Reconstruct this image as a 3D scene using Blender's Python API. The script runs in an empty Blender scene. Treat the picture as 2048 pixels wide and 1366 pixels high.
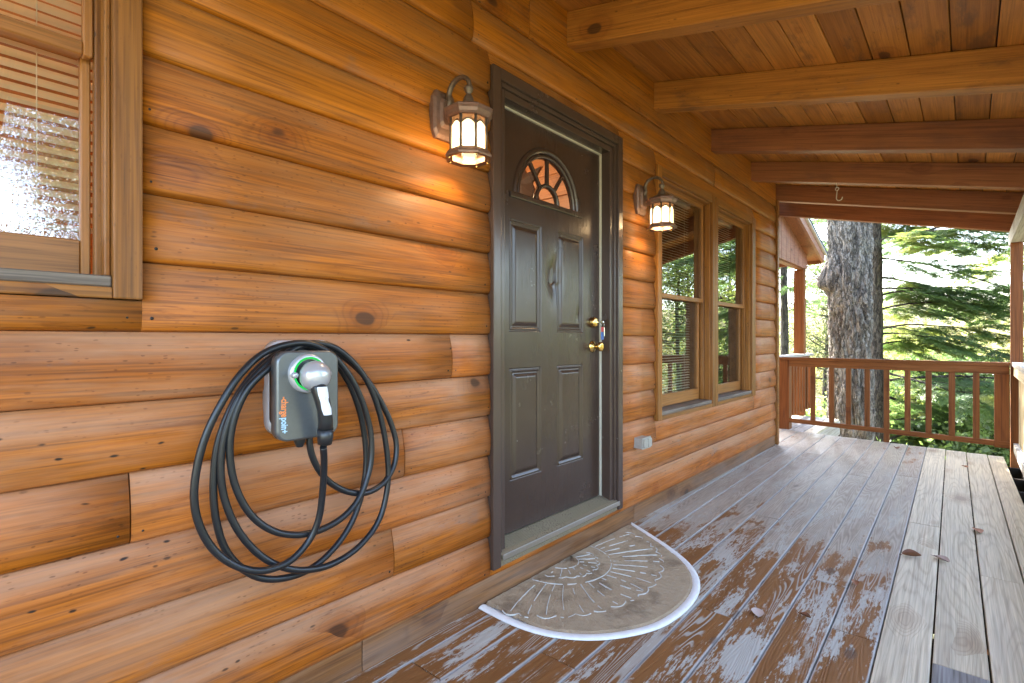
import bpy, bmesh, math, random
import numpy as np
from mathutils import Vector, Matrix, noise as mnoise

S = bpy.context.scene
R = math.radians
# ------------------------------------------------------------------ camera
F_PX = 1035.0; YAW = math.atan(913.0 / F_PX); CY, SY = math.cos(YAW), math.sin(YAW); EYE = 1.15
cam_d = bpy.data.cameras.new('camera'); cam = bpy.data.objects.new('camera', cam_d)
S.collection.objects.link(cam); S.camera = cam
cam.location = (0, 0, EYE)
cam.rotation_euler = (R(90), 0, YAW_Z := -(math.pi/2 - math.atan2(SY, CY)))
cam_d.sensor_width = 36; cam_d.lens = 36 * F_PX / 2048
cam_d.shift_y = -5 / 2048; cam_d.clip_start = .02; cam_d.clip_end = 2000
# ------------------------------------------------------------------ sky, sun, exposure
SUN_DIR = Vector((.42, .50, .76)).normalized()          # towards the sun
SUN_EL = math.asin(SUN_DIR.z); SUN_AZ = math.atan2(SUN_DIR.x, SUN_DIR.y)
W = bpy.data.worlds.new('World'); S.world = W; W.use_nodes = True
wn = W.node_tree; wn.nodes.clear()
sky = wn.nodes.new('ShaderNodeTexSky'); sky.sky_type = 'NISHITA'; sky.sun_disc = False
sky.sun_elevation = SUN_EL; sky.sun_rotation = SUN_AZ; sky.air_density = 1.0; sky.dust_density = 3.0; sky.ozone_density = 1
bg = wn.nodes.new('ShaderNodeBackground'); bg.inputs[1].default_value = .15
wo = wn.nodes.new('ShaderNodeOutputWorld')
wn.links.new(sky.outputs[0], bg.inputs[0]); wn.links.new(bg.outputs[0], wo.inputs[0])
sd = bpy.data.lights.new('sun', 'SUN'); sd.energy = 3.2; sd.angle = R(.5); sd.color = (1, .96, .89)
sun = bpy.data.objects.new('sun', sd); S.collection.objects.link(sun)
sun.rotation_euler = (-SUN_DIR).to_track_quat('-Z', 'Y').to_euler()
S.view_settings.view_transform = 'Standard'; S.view_settings.look = 'None'
S.view_settings.exposure = 4.0; S.view_settings.gamma = 1; S.view_settings.use_curve_mapping = False
S.render.engine = 'CYCLES'
S.cycles.use_denoising = True; S.cycles.use_adaptive_sampling = False
S.cycles.max_bounces = 10; S.cycles.diffuse_bounces = 5; S.cycles.glossy_bounces = 4
S.cycles.transmission_bounces = 6; S.cycles.transparent_max_bounces = 16
S.cycles.sample_clamp_indirect = .4; S.cycles.sample_clamp_direct = 2.0

# ------------------------------------------------------------------ small helpers
rnd = random.Random(7)
COL = S.collection

def obj(name, mesh, parent=None, loc=(0, 0, 0), rot=(0, 0, 0)):
    o = bpy.data.objects.new(name, mesh); COL.objects.link(o)
    o.location = loc; o.rotation_euler = rot
    if parent is not None:
        o.parent = parent
        pl = Vector((0, 0, 0)); p = parent
        while p is not None:
            pl += p.location; p = p.parent
        o.location = Vector(loc) - pl
    return o

def tag(o, label=None, cat=None, group=None, kind=None):
    if label: o['label'] = label
    if cat: o['category'] = cat
    if group: o['group'] = group
    if kind: o['kind'] = kind
    return o

def empty(name, loc, label=None, cat=None, group=None, kind=None):
    o = bpy.data.objects.new(name, None); COL.objects.link(o); o.location = loc
    o.empty_display_size = .1
    return tag(o, label, cat, group, kind)

class MB:
    """collects polygons, then becomes one mesh"""
    def __init__(s): s.v = []; s.f = []; s.sm = []
    def add(s, vs, fs, smooth=False):
        n = len(s.v); s.v += [tuple(p) for p in vs]
        s.f += [tuple(i + n for i in f) for f in fs]; s.sm += [smooth] * len(fs); return s
    def box(s, x0, x1, y0, y1, z0, z1, b=0.0, M=None):
        vs, fs = boxgeo(x1 - x0, y1 - y0, z1 - z0, b)
        c = Vector(((x0 + x1) / 2, (y0 + y1) / 2, (z0 + z1) / 2))
        vs = [Vector(p) + c for p in vs]
        if M is not None: vs = [M @ p for p in vs]
        return s.add(vs, fs)
    def tube(s, pts, rad, n=8, cap=True, smooth=True):
        pts = [Vector(p) for p in pts]; m = len(pts)
        rads = rad if isinstance(rad, (list, tuple)) else [rad] * m
        up = Vector((0, 0, 1)); vs = []; prev = None
        for i, p in enumerate(pts):
            t = (pts[min(i + 1, m - 1)] - pts[max(i - 1, 0)]).normalized()
            if prev is None:
                a = t.cross(up)
                if a.length < .05: a = t.cross(Vector((1, 0, 0)))
            else: a = prev - t * prev.dot(t)
            a.normalize(); prev = a; b = t.cross(a)
            for k in range(n):
                w = 2 * math.pi * k / n
                vs.append(p + (a * math.cos(w) + b * math.sin(w)) * rads[i])
        fs = [(i * n + k, i * n + (k + 1) % n, (i + 1) * n + (k + 1) % n, (i + 1) * n + k) for i in range(m - 1) for k in range(n)]
        s.add(vs, fs, smooth)
        if cap: s.add([vs[k] for k in range(n)], [tuple(range(n))]); s.add([vs[(m - 1) * n + k] for k in range(n)], [tuple(reversed(range(n)))])
        return s
    def lathe(s, prof, n=24, M=None, smooth=True, a0=0.0):
        """prof: (radius, height) pairs about local Z"""
        vs = []
        for r, h in prof:
            for k in range(n):
                w = a0 + 2 * math.pi * k / n; p = Vector((r * math.cos(w), r * math.sin(w), h))
                vs.append(M @ p if M is not None else p)
        m = len(prof)
        fs = [(i * n + k, i * n + (k + 1) % n, (i + 1) * n + (k + 1) % n, (i + 1) * n + k) for i in range(m - 1) for k in range(n)]
        return s.add(vs, fs, smooth)
    def prism(s, poly, y0, y1, ax='y', smooth=False):
        """polygon in (x,z) pushed along y (or (x,y) along z when ax='z', (y,z) along x when ax='x')"""
        def P(a, b, h): return (a, h, b) if ax == 'y' else ((a, b, h) if ax == 'z' else (h, a, b))
        n = len(poly)
        vs = [P(a, b, y0) for a, b in poly] + [P(a, b, y1) for a, b in poly]
        s.add(vs, [(i, (i + 1) % n, n + (i + 1) % n, n + i) for i in range(n)], smooth)
        s.add(vs, [tuple(range(n)), tuple(reversed(range(n, 2 * n)))])
        return s
    def mesh(s, name, mat):
        me = bpy.data.meshes.new(name); me.from_pydata(s.v, [], s.f)
        me.polygons.foreach_set('use_smooth', s.sm)
        bm = bmesh.new(); bm.from_mesh(me); bmesh.ops.remove_doubles(bm, verts=bm.verts, dist=1e-5)
        bmesh.ops.recalc_face_normals(bm, faces=bm.faces); bm.to_mesh(me); bm.free()
        me.materials.append(mat); me.update(); return me
    def build(s, name, mat, parent=None, loc=(0, 0, 0), rot=(0, 0, 0)):
        return obj(name, s.mesh(name, mat), parent, loc, rot)

_bc = {}
def boxgeo(sx, sy, sz, b):
    key = (round(sx, 4), round(sy, 4), round(sz, 4), round(b, 4))
    if key in _bc: return _bc[key]
    bm = bmesh.new(); bmesh.ops.create_cube(bm, size=1)
    for v in bm.verts: v.co = Vector((v.co.x * sx, v.co.y * sy, v.co.z * sz))
    if b > 0: bmesh.ops.bevel(bm, geom=bm.edges[:], offset=min(b, .45 * min(sx, sy, sz)), segments=2 if b > .003 else 1, affect='EDGES', profile=.6)
    bm.verts.index_update()
    r = ([tuple(v.co) for v in bm.verts], [tuple(v.index for v in f.verts) for f in bm.faces]); bm.free()
    _bc[key] = r; return r

def npmesh(name, V, Fq, mat, smooth=False):
    me = bpy.data.meshes.new(name); V = np.asarray(V, np.float32); Fq = np.asarray(Fq, np.int32)
    k = Fq.shape[1]; me.vertices.add(len(V)); me.vertices.foreach_set('co', V.ravel())
    me.loops.add(Fq.size); me.loops.foreach_set('vertex_index', Fq.ravel())
    me.polygons.add(len(Fq)); me.polygons.foreach_set('loop_start', np.arange(0, Fq.size, k, dtype=np.int32))
    me.polygons.foreach_set('loop_total', np.full(len(Fq), k, np.int32))
    me.polygons.foreach_set('use_smooth', np.full(len(Fq), smooth))
    me.update(calc_edges=True); me.materials.append(mat); return me

# ------------------------------------------------------------------ materials
class NT:
    def __init__(s, name):
        s.m = bpy.data.materials.new(name); s.m.use_nodes = True; s.t = s.m.node_tree; s.t.nodes.clear()
        s.out = s.t.nodes.new('ShaderNodeOutputMaterial')
    def n(s, typ, **kw):
        nd = s.t.nodes.new('ShaderNode' + typ)
        for k, v in kw.items(): setattr(nd, k, v)
        return nd
    def set(s, sock, v):
        if hasattr(v, 'is_output') or isinstance(v, bpy.types.NodeSocket): s.t.links.new(v, sock)
        elif isinstance(v, (tuple, list)) and len(v) == 3 and sock.type == 'RGBA': sock.default_value = (*v, 1)
        else: sock.default_value = v
    def math(s, op, a, b=None, c=None, clamp=False):
        nd = s.n('Math', operation=op, use_clamp=clamp)
        for i, v in enumerate((a, b, c)):
            if v is not None: s.set(nd.inputs[i], v)
        return nd.outputs[0]
    def vmul(s, vec, k):
        nd = s.n('VectorMath', operation='MULTIPLY'); s.set(nd.inputs[0], vec); nd.inputs[1].default_value = k; return nd.outputs[0]
    def vadd(s, a, b):
        nd = s.n('VectorMath', operation='ADD'); s.set(nd.inputs[0], a); s.set(nd.inputs[1], b); return nd.outputs[0]
    def noise(s, vec, scale=1, detail=3, rough=.55, dist=0):
        nd = s.n('TexNoise'); s.set(nd.inputs['Vector'], vec); nd.inputs['Scale'].default_value = scale
        nd.inputs['Detail'].default_value = detail; nd.inputs['Roughness'].default_value = rough; nd.inputs['Distortion'].default_value = dist
        return nd.outputs['Fac']
    def step(s, v, a, b):
        nd = s.n('MapRange', interpolation_type='SMOOTHSTEP'); s.set(nd.inputs['Value'], v)
        nd.inputs['From Min'].default_value = min(a, b); nd.inputs['From Max'].default_value = max(a, b)
        nd.inputs['To Min'].default_value = 0 if a < b else 1; nd.inputs['To Max'].default_value = 1 if a < b else 0
        return nd.outputs[0]
    def mix(s, f, a, b, typ='MIX'):
        nd = s.n('Mix', data_type='RGBA', blend_type=typ, clamp_factor=True)
        s.set(nd.inputs[0], f); s.set(nd.inputs[6], a); s.set(nd.inputs[7], b); return nd.outputs[2]
    def ramp(s, f, stops):
        nd = s.n('ValToRGB'); el = nd.color_ramp.elements
        while len(el) < len(stops): el.new(.5)
        for e, (p, c) in zip(el, stops): e.position = p; e.color = (*c, 1)
        s.set(nd.inputs[0], f); return nd.outputs[0]
    def coords(s):
        tc = s.n('TexCoord'); return tc.outputs['Object']
    def rand(s):
        return s.n('ObjectInfo').outputs['Random']
    def bump(s, h, strength=.3, dist=.002, normal=None):
        nd = s.n('Bump'); nd.inputs['Strength'].default_value = strength; nd.inputs['Distance'].default_value = dist
        s.set(nd.inputs['Height'], h)
        if normal is not None: s.set(nd.inputs['Normal'], normal)
        return nd.outputs[0]
    def principled(s, col, rough=.5, normal=None, metallic=0., spec=.5, **kw):
        p = s.n('BsdfPrincipled'); s.set(p.inputs['Base Color'], col); s.set(p.inputs['Roughness'], rough)
        s.set(p.inputs['Metallic'], metallic); s.set(p.inputs['Specular IOR Level'], spec)
        if normal is not None: s.set(p.inputs['Normal'], normal)
        for k, v in kw.items(): s.set(p.inputs[k.replace('_', ' ')], v)
        s.t.links.new(p.outputs[0], s.out.inputs['Surface']); return p

def plain(name, col, rough=.5, metallic=0., spec=.5, var=.15, scale=20, bump=0., **kw):
    t = NT(name); c = t.coords(); nz = t.noise(c, scale, 4)
    f = t.math('MULTIPLY', t.math('SUBTRACT', nz, .5), 2 * var)
    dark = tuple(x * (1 - var) for x in col); lite = tuple(min(1, x * (1 + var)) for x in col)
    colr = t.mix(nz, dark, lite)
    nrm = t.bump(nz, bump, .004) if bump else None
    t.principled(colr, rough, nrm, metallic, spec, **kw); return t.m

def wood(name, dark, light, knot=(.03, .015, .008), rough=(.38, .55), ringN=5., ring_k=.28, grain_k=.3, knots=.8, knot_sc=(4.2, .3, 7),
         grey=None, grey_amt=0., grey_up=0., blot=None, blot_amt=0., specks=0., bump=.45, rand_v=.35, spec=.5, hue_col=None, streak=.3, check=.35, smudge=.25):
    t_lo = .84; t = NT(name); P0 = t.coords(); rv = t.rand()
    rvec = t.n('CombineXYZ'); t.set(rvec.inputs[0], t.math('MULTIPLY', rv, 87.)); t.set(rvec.inputs[1], t.math('MULTIPLY', rv, 53.)); t.set(rvec.inputs[2], t.math('MULTIPLY', rv, 31.))
    P = t.vadd(P0, rvec.outputs[0])
    # knots: a few cells only
    wob = t.n('TexNoise'); t.set(wob.inputs['Vector'], P); wob.inputs['Scale'].default_value = 9; wob.inputs['Detail'].default_value = 2
    Pw = t.vadd(P, t.vmul(wob.outputs['Color'], (.05, .02, .02)))
    vo = t.n('TexVoronoi'); t.set(vo.inputs['Vector'], t.vmul(Pw, knot_sc)); vo.inputs['Scale'].default_value = 1
    sep = t.n('SeparateColor'); t.set(sep.inputs[0], vo.outputs['Color'])
    on = t.step(sep.outputs[0], knots, knots + .02)
    size = t.math('MULTIPLY_ADD', sep.outputs[1], .16, .07)
    dn = t.math('DIVIDE', vo.outputs['Distance'], size)
    kcore = t.math('MULTIPLY', t.step(dn, 1.05, .75), on)
    khalo = t.math('MULTIPLY', t.step(dn, 3.2, .7), on)
    # growth rings as contour lines of a stretched noise
    lo = t.noise(t.vmul(P, (.55, 6, 6)), 1, 1.5, .5)
    lo = t.math('ADD', lo, t.math('MULTIPLY', khalo, .30))
    hi = t.noise(t.vmul(P, (3, 60, 60)), 1, 2)
    ph = t.math('MULTIPLY_ADD', hi, .25, t.math('MULTIPLY', lo, ringN))
    ring = t.math('MULTIPLY_ADD', t.math('SINE', t.math('MULTIPLY', ph, 6.283)), .5, .5)
    ring = t.math('POWER', ring, 4.)
    fine = t.noise(t.vmul(P, (2.6, 115, 115)), 1, 2.5, .6)
    med = t.noise(t.vmul(P, (.9, 14, 14)), 1, 3)
    blo = t.noise(t.vmul(P, (1.1, 4, 4)), 1, 4, .6)
    f = t.math('MULTIPLY_ADD', blo, .55, t.math('MULTIPLY', med, .45)); f = t.math('ADD', f, .02)
    f = t.math('ADD', f, t.math('MULTIPLY', t.math('SUBTRACT', rv, .5), rand_v), clamp=True)
    col = t.mix(f, dark, light)
    if hue_col: col = t.mix(t.math('MULTIPLY', t.step(t.noise(t.vmul(P, (.35, 2.5, 2.5)), 1, 2), .4, .68), .75), col, hue_col)
    col = t.mix(t.math('MULTIPLY', ring, ring_k), col, t.mix(1., col, (.42, .33, .27), 'MULTIPLY'))
    col = t.mix(t.math('MULTIPLY', t.step(fine, .5, .66), grain_k), col, t.mix(1., col, (.3, .24, .2), 'MULTIPLY'))
    g1 = t.noise(t.vmul(P, (3.2, 185, 185)), 1, 1.5, .6); g2 = t.noise(t.vmul(P, (1.6, 70, 70)), 1, 2, .6)
    gm = t.n('MapRange'); t.set(gm.inputs['Value'], t.math('MULTIPLY_ADD', g1, .6, t.math('MULTIPLY', g2, .4)))
    gm.inputs['From Min'].default_value = .34; gm.inputs['From Max'].default_value = .64; gm.inputs['To Min'].default_value = 1 - .75 * grain_k; gm.inputs['To Max'].default_value = 1 + .35 * grain_k
    gv = t.n('CombineXYZ'); [t.set(gv.inputs[i_], gm.outputs[0]) for i_ in range(3)]
    col = t.mix(1., col, gv.outputs[0], 'MULTIPLY')
    st_ = t.step(t.noise(t.vmul(P, (.5, 62, 62)), 1, 3, .6), .53, .64)
    col = t.mix(t.math('MULTIPLY', st_, streak), col, t.mix(1., col, (.45, .34, .27), 'MULTIPLY'))
    cn = t.math('ABSOLUTE', t.math('SUBTRACT', t.noise(t.vmul(P, (.75, 42, 42)), 1, 2, .5), .5))
    ck = t.math('MULTIPLY', t.step(cn, .014, .002), t.step(t.noise(t.vadd(t.vmul(P, (1.1, 9, 9)), (3., 8., 2.)), 1, 2), .5, .6))
    col = t.mix(t.math('MULTIPLY', ck, check), col, t.mix(1., col, (.22, .16, .13), 'MULTIPLY'))
    sg = t.step(t.noise(t.vadd(t.vmul(P, (2.6, 8, 8)), (11., 4., 6.)), 1, 7, .68), .585, .72)
    col = t.mix(t.math('MULTIPLY', sg, smudge), col, (.15, .10, .085))
    if blot:
        bn = t.noise(t.vmul(P, (2.2, 7, 7)), 1, 6, .7)
        col = t.mix(t.math('MULTIPLY', t.step(bn, .53, .7), blot_amt), col, blot)
    if grey:
        gn = t.noise(t.vmul(P, (1.5, 9, 9)), 1, 5, .65)
        g = t.step(gn, .36, .7)
        if grey_up:
            ge = t.n('NewGeometry'); sx = t.n('SeparateXYZ'); t.set(sx.inputs[0], ge.outputs['Normal'])
            up = t.step(sx.outputs[2], .04, .30)  # upward log faces: weathering and dust, plus sky sheen put into the colour
            g = t.math('MULTIPLY_ADD', up, grey_up, t.math('MULTIPLY', g, 1 - grey_up * .55), clamp=True)
            g = t.math('MULTIPLY', g, t.math('MULTIPLY_ADD', gn, .9, .35))
        col = t.mix(t.math('MULTIPLY', g, grey_amt), col, grey)
    if specks:
        v3 = t.n('TexVoronoi'); t.set(v3.inputs['Vector'], t.vmul(Pw, (60, 170, 170))); v3.inputs['Scale'].default_value = 1
        s3 = t.n('SeparateColor'); t.set(s3.inputs[0], v3.outputs['Color'])
        tiny = t.math('MULTIPLY', t.step(v3.outputs['Distance'], .42, .2), t.step(s3.outputs[0], t_lo, t_lo + .03))
        tiny = t.math('MULTIPLY', tiny, t.step(t.noise(t.vmul(P, (2, 7, 7)), 1, 3), .38, .62))
        col = t.mix(t.math('MULTIPLY', tiny, .55 * specks), col, t.mix(1., col, (.22, .16, .13), 'MULTIPLY'))
        vs = t.n('TexVoronoi'); t.set(vs.inputs['Vector'], t.vmul(Pw, (30, 75, 75))); vs.inputs['Scale'].default_value = 1
        s2 = t.n('SeparateColor'); t.set(s2.inputs[0], vs.outputs['Color'])
        reg = t.step(t.noise(t.vmul(P, (1.2, 5, 5)), 1, 2), .42, .62)
        sp = t.math('MULTIPLY', t.math('MULTIPLY', t.step(vs.outputs['Distance'], .36, .14), t.step(s2.outputs[0], .92, .95)), t.math('MULTIPLY', reg, specks))
        col = t.mix(sp, col, tuple(x * .8 for x in knot))
        smear = t.step(t.noise(t.vmul(P, (7, 45, 45)), 1, 4, .7), .6, .72)
        col = t.mix(t.math('MULTIPLY', t.math('MULTIPLY', smear, reg), specks * .55), col, t.mix(1., col, (.35, .26, .2), 'MULTIPLY'))
    col = t.mix(t.math('MULTIPLY', khalo, .5), col, t.mix(1., col, (.5, .33, .22), 'MULTIPLY'))
    col = t.mix(t.math('MULTIPLY', kcore, .72), col, knot)
    rg = t.math('MULTIPLY_ADD', t.noise(t.vmul(P, (3, 12, 12)), 1, 4), rough[1] - rough[0], rough[0])
    h = t.math('MULTIPLY_ADD', fine, .5, t.math('MULTIPLY', ring, -.35)); h = t.math('MULTIPLY_ADD', blo, 1.2, h)
    t.principled(col, rg, t.bump(h, bump, .0018), 0., spec); return t.m

def deck_old():
    t = NT('worn_deck_paint'); P0 = t.coords(); rv = t.rand()
    rvec = t.n('CombineXYZ'); [t.set(rvec.inputs[i], t.math('MULTIPLY', rv, k)) for i, k in enumerate((61., 43., 0.))]
    P = t.vadd(P0, rvec.outputs[0]); sx = t.n('SeparateXYZ'); t.set(sx.inputs[0], P0); X = sx.outputs[0]; Yl = sx.outputs[1]
    fine = t.noise(t.vmul(P, (2.5, 150, 150)), 1, 4, .7)
    lo = t.noise(t.vmul(P, (.5, 7, 7)), 1, 2)
    ph = t.math('MULTIPLY_ADD', t.noise(t.vmul(P, (3, 50, 50)), 1, 2), .25, t.math('MULTIPLY', lo, 30))
    ring = t.math('MULTIPLY_ADD', t.math('SINE', t.math('MULTIPLY', ph, 6.283)), .5, .5)
    big = t.noise(t.vmul(P, (.9, 3, 3)), 1, 3); flake = t.noise(t.vmul(P, (24, 50, 50)), 1, 10, .82)
    med = t.noise(t.vmul(P, (4.2, 12, 12)), 1, 6, .7)
    brown = t.mix(t.noise(t.vmul(P, (2, 14, 14)), 1, 4), (.12, .048, .014), (.28, .122, .040))
    stain = t.mix(t.math('MULTIPLY_ADD', ring, -.35, t.math('MULTIPLY_ADD', fine, .5, med)), (.165, .115, .080), (.44, .375, .295))          # thin purple-brown remains of stain over grey wood
    bare = t.mix(fine, (.30, .285, .24), (.53, .515, .46))
    far = t.step(X, 2.3, 4.2)
    # how much of the brown coat is left
    coat = t.math('SUBTRACT', t.math('MULTIPLY_ADD', med, 1.1, t.math('MULTIPLY', t.math('SUBTRACT', big, .5), 1.4)), t.math('MULTIPLY_ADD', far, .48, -.28))
    coat = t.math('ADD', coat, t.math('MULTIPLY', t.math('SUBTRACT', rv, .5), .16))
    coat = t.math('ADD', coat, t.math('MULTIPLY', t.math('SUBTRACT', flake, .5), .35))
    cm = t.step(coat, .58, .68)
    col = t.mix(cm, stain, brown)
    # bare wood: small crisp flakes in clusters, and thin parallel lines where the coat has left the ridges of the grain
    clu = t.noise(t.vmul(P, (1.5, 8, 8)), 1, 4, .6); clu2 = t.noise(t.vadd(t.vmul(P, (.9, 6, 6)), (7., 3., 1.)), 1, 2, .5)
    fl = t.noise(t.vmul(P, (17, 98, 98)), 1, 6, .74)
    near = t.math('MULTIPLY', t.step(X, 1.2, 2.2), t.step(X, 4.2, 2.8))
    bm1 = t.step(t.math('ADD', t.math('MULTIPLY_ADD', fl, .62, clu), t.math('MULTIPLY', near, .05)), .905, .935)
    lines = t.math('MULTIPLY', t.step(ring, .55, .9), t.step(t.math('MULTIPLY_ADD', flake, .3, clu2), .66, .74))
    bm = t.math('MAXIMUM', bm1, t.math('MULTIPLY', lines, .8))
    bm = t.math('MULTIPLY', bm, t.math('MULTIPLY_ADD', far, -.45, 1.))
    col = t.mix(t.math('MULTIPLY', bm, .9), col, bare)
    # worn, lighter board edges
    ed = t.math('ABSOLUTE', Yl); e2 = t.step(t.math('MULTIPLY_ADD', flake, .012, ed), .0745, .0785)
    col = t.mix(t.math('MULTIPLY', e2, .75), col, (.40, .385, .36))
    col = t.mix(t.math('MULTIPLY', t.step(fine, .52, .72), .4), col, t.mix(1., col, (.4, .36, .33), 'MULTIPLY'))
    vo = t.n('TexVoronoi'); t.set(vo.inputs['Vector'], t.vmul(P, (2.2, 6, 6))); vo.inputs['Scale'].default_value = 1
    s2 = t.n('SeparateColor'); t.set(s2.inputs[0], vo.outputs['Color'])
    kn = t.math('MULTIPLY', t.step(vo.outputs['Distance'], .13, .08), t.step(s2.outputs[0], .7, .72))
    col = t.mix(t.math('MULTIPLY', kn, .6), col, (.07, .045, .035))
    wet = t.math('MULTIPLY', t.step(X, 2.6, 5.6), t.step(t.noise(t.vmul(P, (.8, 4, 4)), 1, 3), .3, .62))
    rg = t.math('MULTIPLY_ADD', wet, -.24, t.math('MULTIPLY_ADD', bm, .15, .58))
    rg = t.math('MULTIPLY_ADD', t.math('SUBTRACT', fine, .5), .25, rg, clamp=True)
    h = t.math('MULTIPLY_ADD', ring, -.7, t.math('MULTIPLY', fine, .5)); h = t.math('MULTIPLY_ADD', bm, -.3, h)
    t.principled(col, rg, t.bump(h, .55, .0022), 0., t.math('MULTIPLY_ADD', wet, .35, .2)); return t.m

M = {}
M['log'] = wood('stained_log', (.21, .054, .003), (.495, .142, .004), rough=(.40, .58), grey=(.43, .24, .14), grey_amt=.62, grey_up=.62,
                specks=1., blot=(.16, .05, .010), blot_amt=.22, ring_k=.3, grain_k=.5, knots=.82, hue_col=(.42, .11, .010), ringN=12, streak=.16, rand_v=.26, check=.7, smudge=.7, spec=.28)
M['log_high'] = wood('amber_log', (.24, .069, .003), (.54, .172, .005), rough=(.40, .58), grey=(.21, .125, .065), grey_amt=.45, grey_up=.5,
                     specks=.8, blot=(.17, .06, .01), blot_amt=.25, ring_k=.2, grain_k=.45, knots=.84, ringN=11, streak=.14, rand_v=.3, check=.5, smudge=.4, spec=.35)
M['log_mid'] = wood('ochre_log', (.215, .057, .003), (.50, .148, .004), rough=(.40, .58), grey=(.31, .17, .09), grey_amt=.45, grey_up=.55,
                    specks=.9, blot=(.16, .055, .01), blot_amt=.35, ring_k=.3, grain_k=.5, knots=.82, ringN=11, streak=.16, rand_v=.3, check=.6, smudge=.45, spec=.28, hue_col=(.40, .115, .010))
M['rafter'] = wood('rafter_wood', (.31, .108, .014), (.56, .22, .034), rough=(.42, .6), blot=(.10, .05, .025), blot_amt=.6, specks=.6, knots=.80, knot_sc=(3.2, .3, 5.5), ring_k=.2, grain_k=.3, spec=.4)
M['rafter_red'] = wood('rafter_red_wood', (.21, .068, .024), (.40, .145, .048), rough=(.42, .6), blot=(.12, .045, .03), blot_amt=.4, specks=.4, knots=.84, ring_k=.25, grain_k=.3, spec=.4)
M['ceil'] = wood('ceiling_pine', (.33, .115, .016), (.64, .255, .046), knot=(.035, .014, .008), rough=(.4, .58), blot=(.09, .05, .03), blot_amt=.6, knots=.74,
                 knot_sc=(3.2, 6, .3), specks=.4, rand_v=.75, ring_k=.25, grain_k=.25, spec=.4)
M['rail'] = wood('brown_rail', (.13, .044, .011), (.25, .09, .024), rough=(.5, .65), grain_k=.4, knots=.86, ring_k=.25, spec=.2)
M['post'] = wood('brown_post', (.145, .045, .011), (.26, .088, .022), rough=(.5, .65), grain_k=.35, knots=.88, ring_k=.25, spec=.2)
M['pale'] = wood('pale_lumber', (.50, .36, .18), (.68, .54, .32), knot=(.2, .1, .05), rough=(.5, .65), grain_k=.22, knots=.88, ring_k=.3)
M['greycap'] = wood('weathered_cap', (.34, .31, .27), (.55, .50, .43), knot=(.12, .09, .07), rough=(.5, .65), grain_k=.4, knots=.86, ring_k=.3)
M['newdeck'] = wood('new_deck_pine', (.49, .41, .27), (.67, .58, .43), knot=(.26, .19, .13), rough=(.42, .6), ringN=19, ring_k=.32, grain_k=.36, knots=.86,
                    knot_sc=(3, 6.5, .3), grey=(.46, .41, .33), grey_amt=.35, rand_v=.3, bump=.5)
M['greydeck'] = wood('old_grey_deck', (.16, .15, .15), (.30, .29, .28), rough=(.5, .65), ringN=9, ring_k=.4, grain_k=.5, knots=.85, bump=.6)
M['trim'] = wood('window_trim', (.16, .054, .007), (.38, .145, .020), rough=(.36, .52), grey=(.27, .15, .08), grey_amt=.2, spec=.35, specks=.8, knots=.92, grain_k=.45, ring_k=.3)
M['sash'] = wood('sash_wood', (.22, .08, .014), (.42, .168, .035), rough=(.35, .5), grain_k=.35, knots=.95, ring_k=.2)
M['sill'] = wood('grey_sill', (.12, .09, .07), (.25, .20, .16), rough=(.5, .65), grain_k=.5, knots=.92, ring_k=.4, bump=.6)
M['skirt'] = wood('skirt_board', (.13, .05, .014), (.31, .13, .038), rough=(.42, .6), grey=(.30, .22, .17), grey_amt=.35, blot=(.07, .035, .018), blot_amt=.5, knots=.74, ring_k=.5, grain_k=.45)
M['inside'] = wood('interior_pine', (.30, .105, .025), (.50, .20, .05), rough=(.4, .6), knots=.75, ring_k=.3)
M['tnG'] = wood('gable_boards', (.25, .10, .058), (.38, .17, .105), rough=(.4, .55), knots=.9, ring_k=.2, grain_k=.25)
M['deck'] = deck_old()

def door_paint(pal=((.033, .018, .012), (.056, .033, .024))):
    t = NT('door_paint'); c = t.coords(); lo_, hi_ = pal
    br = t.noise(t.vmul(c, (90, 90, 9)), 1, 4, .6); big = t.noise(c, 3.2, 4)
    col = t.mix(big, lo_, hi_)
    sc = t.n('TexVoronoi'); t.set(sc.inputs['Vector'], t.vadd(t.vmul(c, (11, 11, 7)), t.vmul(c, (3, 2, 5)))); sc.inputs['Scale'].default_value = 1
    s2 = t.n('SeparateColor'); t.set(s2.inputs[0], sc.outputs['Color'])
    chip = t.math('MULTIPLY', t.step(sc.outputs['Distance'], .055, .03), t.step(s2.outputs[0], .72, .74))
    scr = t.math('MULTIPLY', t.step(t.noise(t.vmul(c, (40, 40, 7)), 1, 5, .7, 1.5), .66, .72), t.step(t.noise(c, 2.2, 2), .5, .66))
    col = t.mix(t.math('MULTIPLY', chip, .55), col, (.30, .29, .28)); col = t.mix(t.math('MULTIPLY', scr, .14), col, (.3, .29, .28))
    rg = t.math('MULTIPLY_ADD', t.noise(c, 6, 5, .65), .18, .16)
    h = t.math('MULTIPLY_ADD', big, 2.5, br)
    t.principled(col, rg, t.bump(h, .42, .0016), 0., .6); return t.m
M['door'] = door_paint()
M['frame'] = door_paint(((.050, .030, .022), (.076, .048, .037))); M['frame'].name = 'door_frame_paint'
M['strip'] = plain('weatherstrip_vinyl', (.50, .45, .35), .5, var=.1)
M['brass'] = plain('polished_brass', (.78, .53, .18), .16, 1., var=.08, scale=40)
M['alu'] = plain('aluminium', (.62, .61, .57), .35, 1., var=.12, scale=60)
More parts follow.
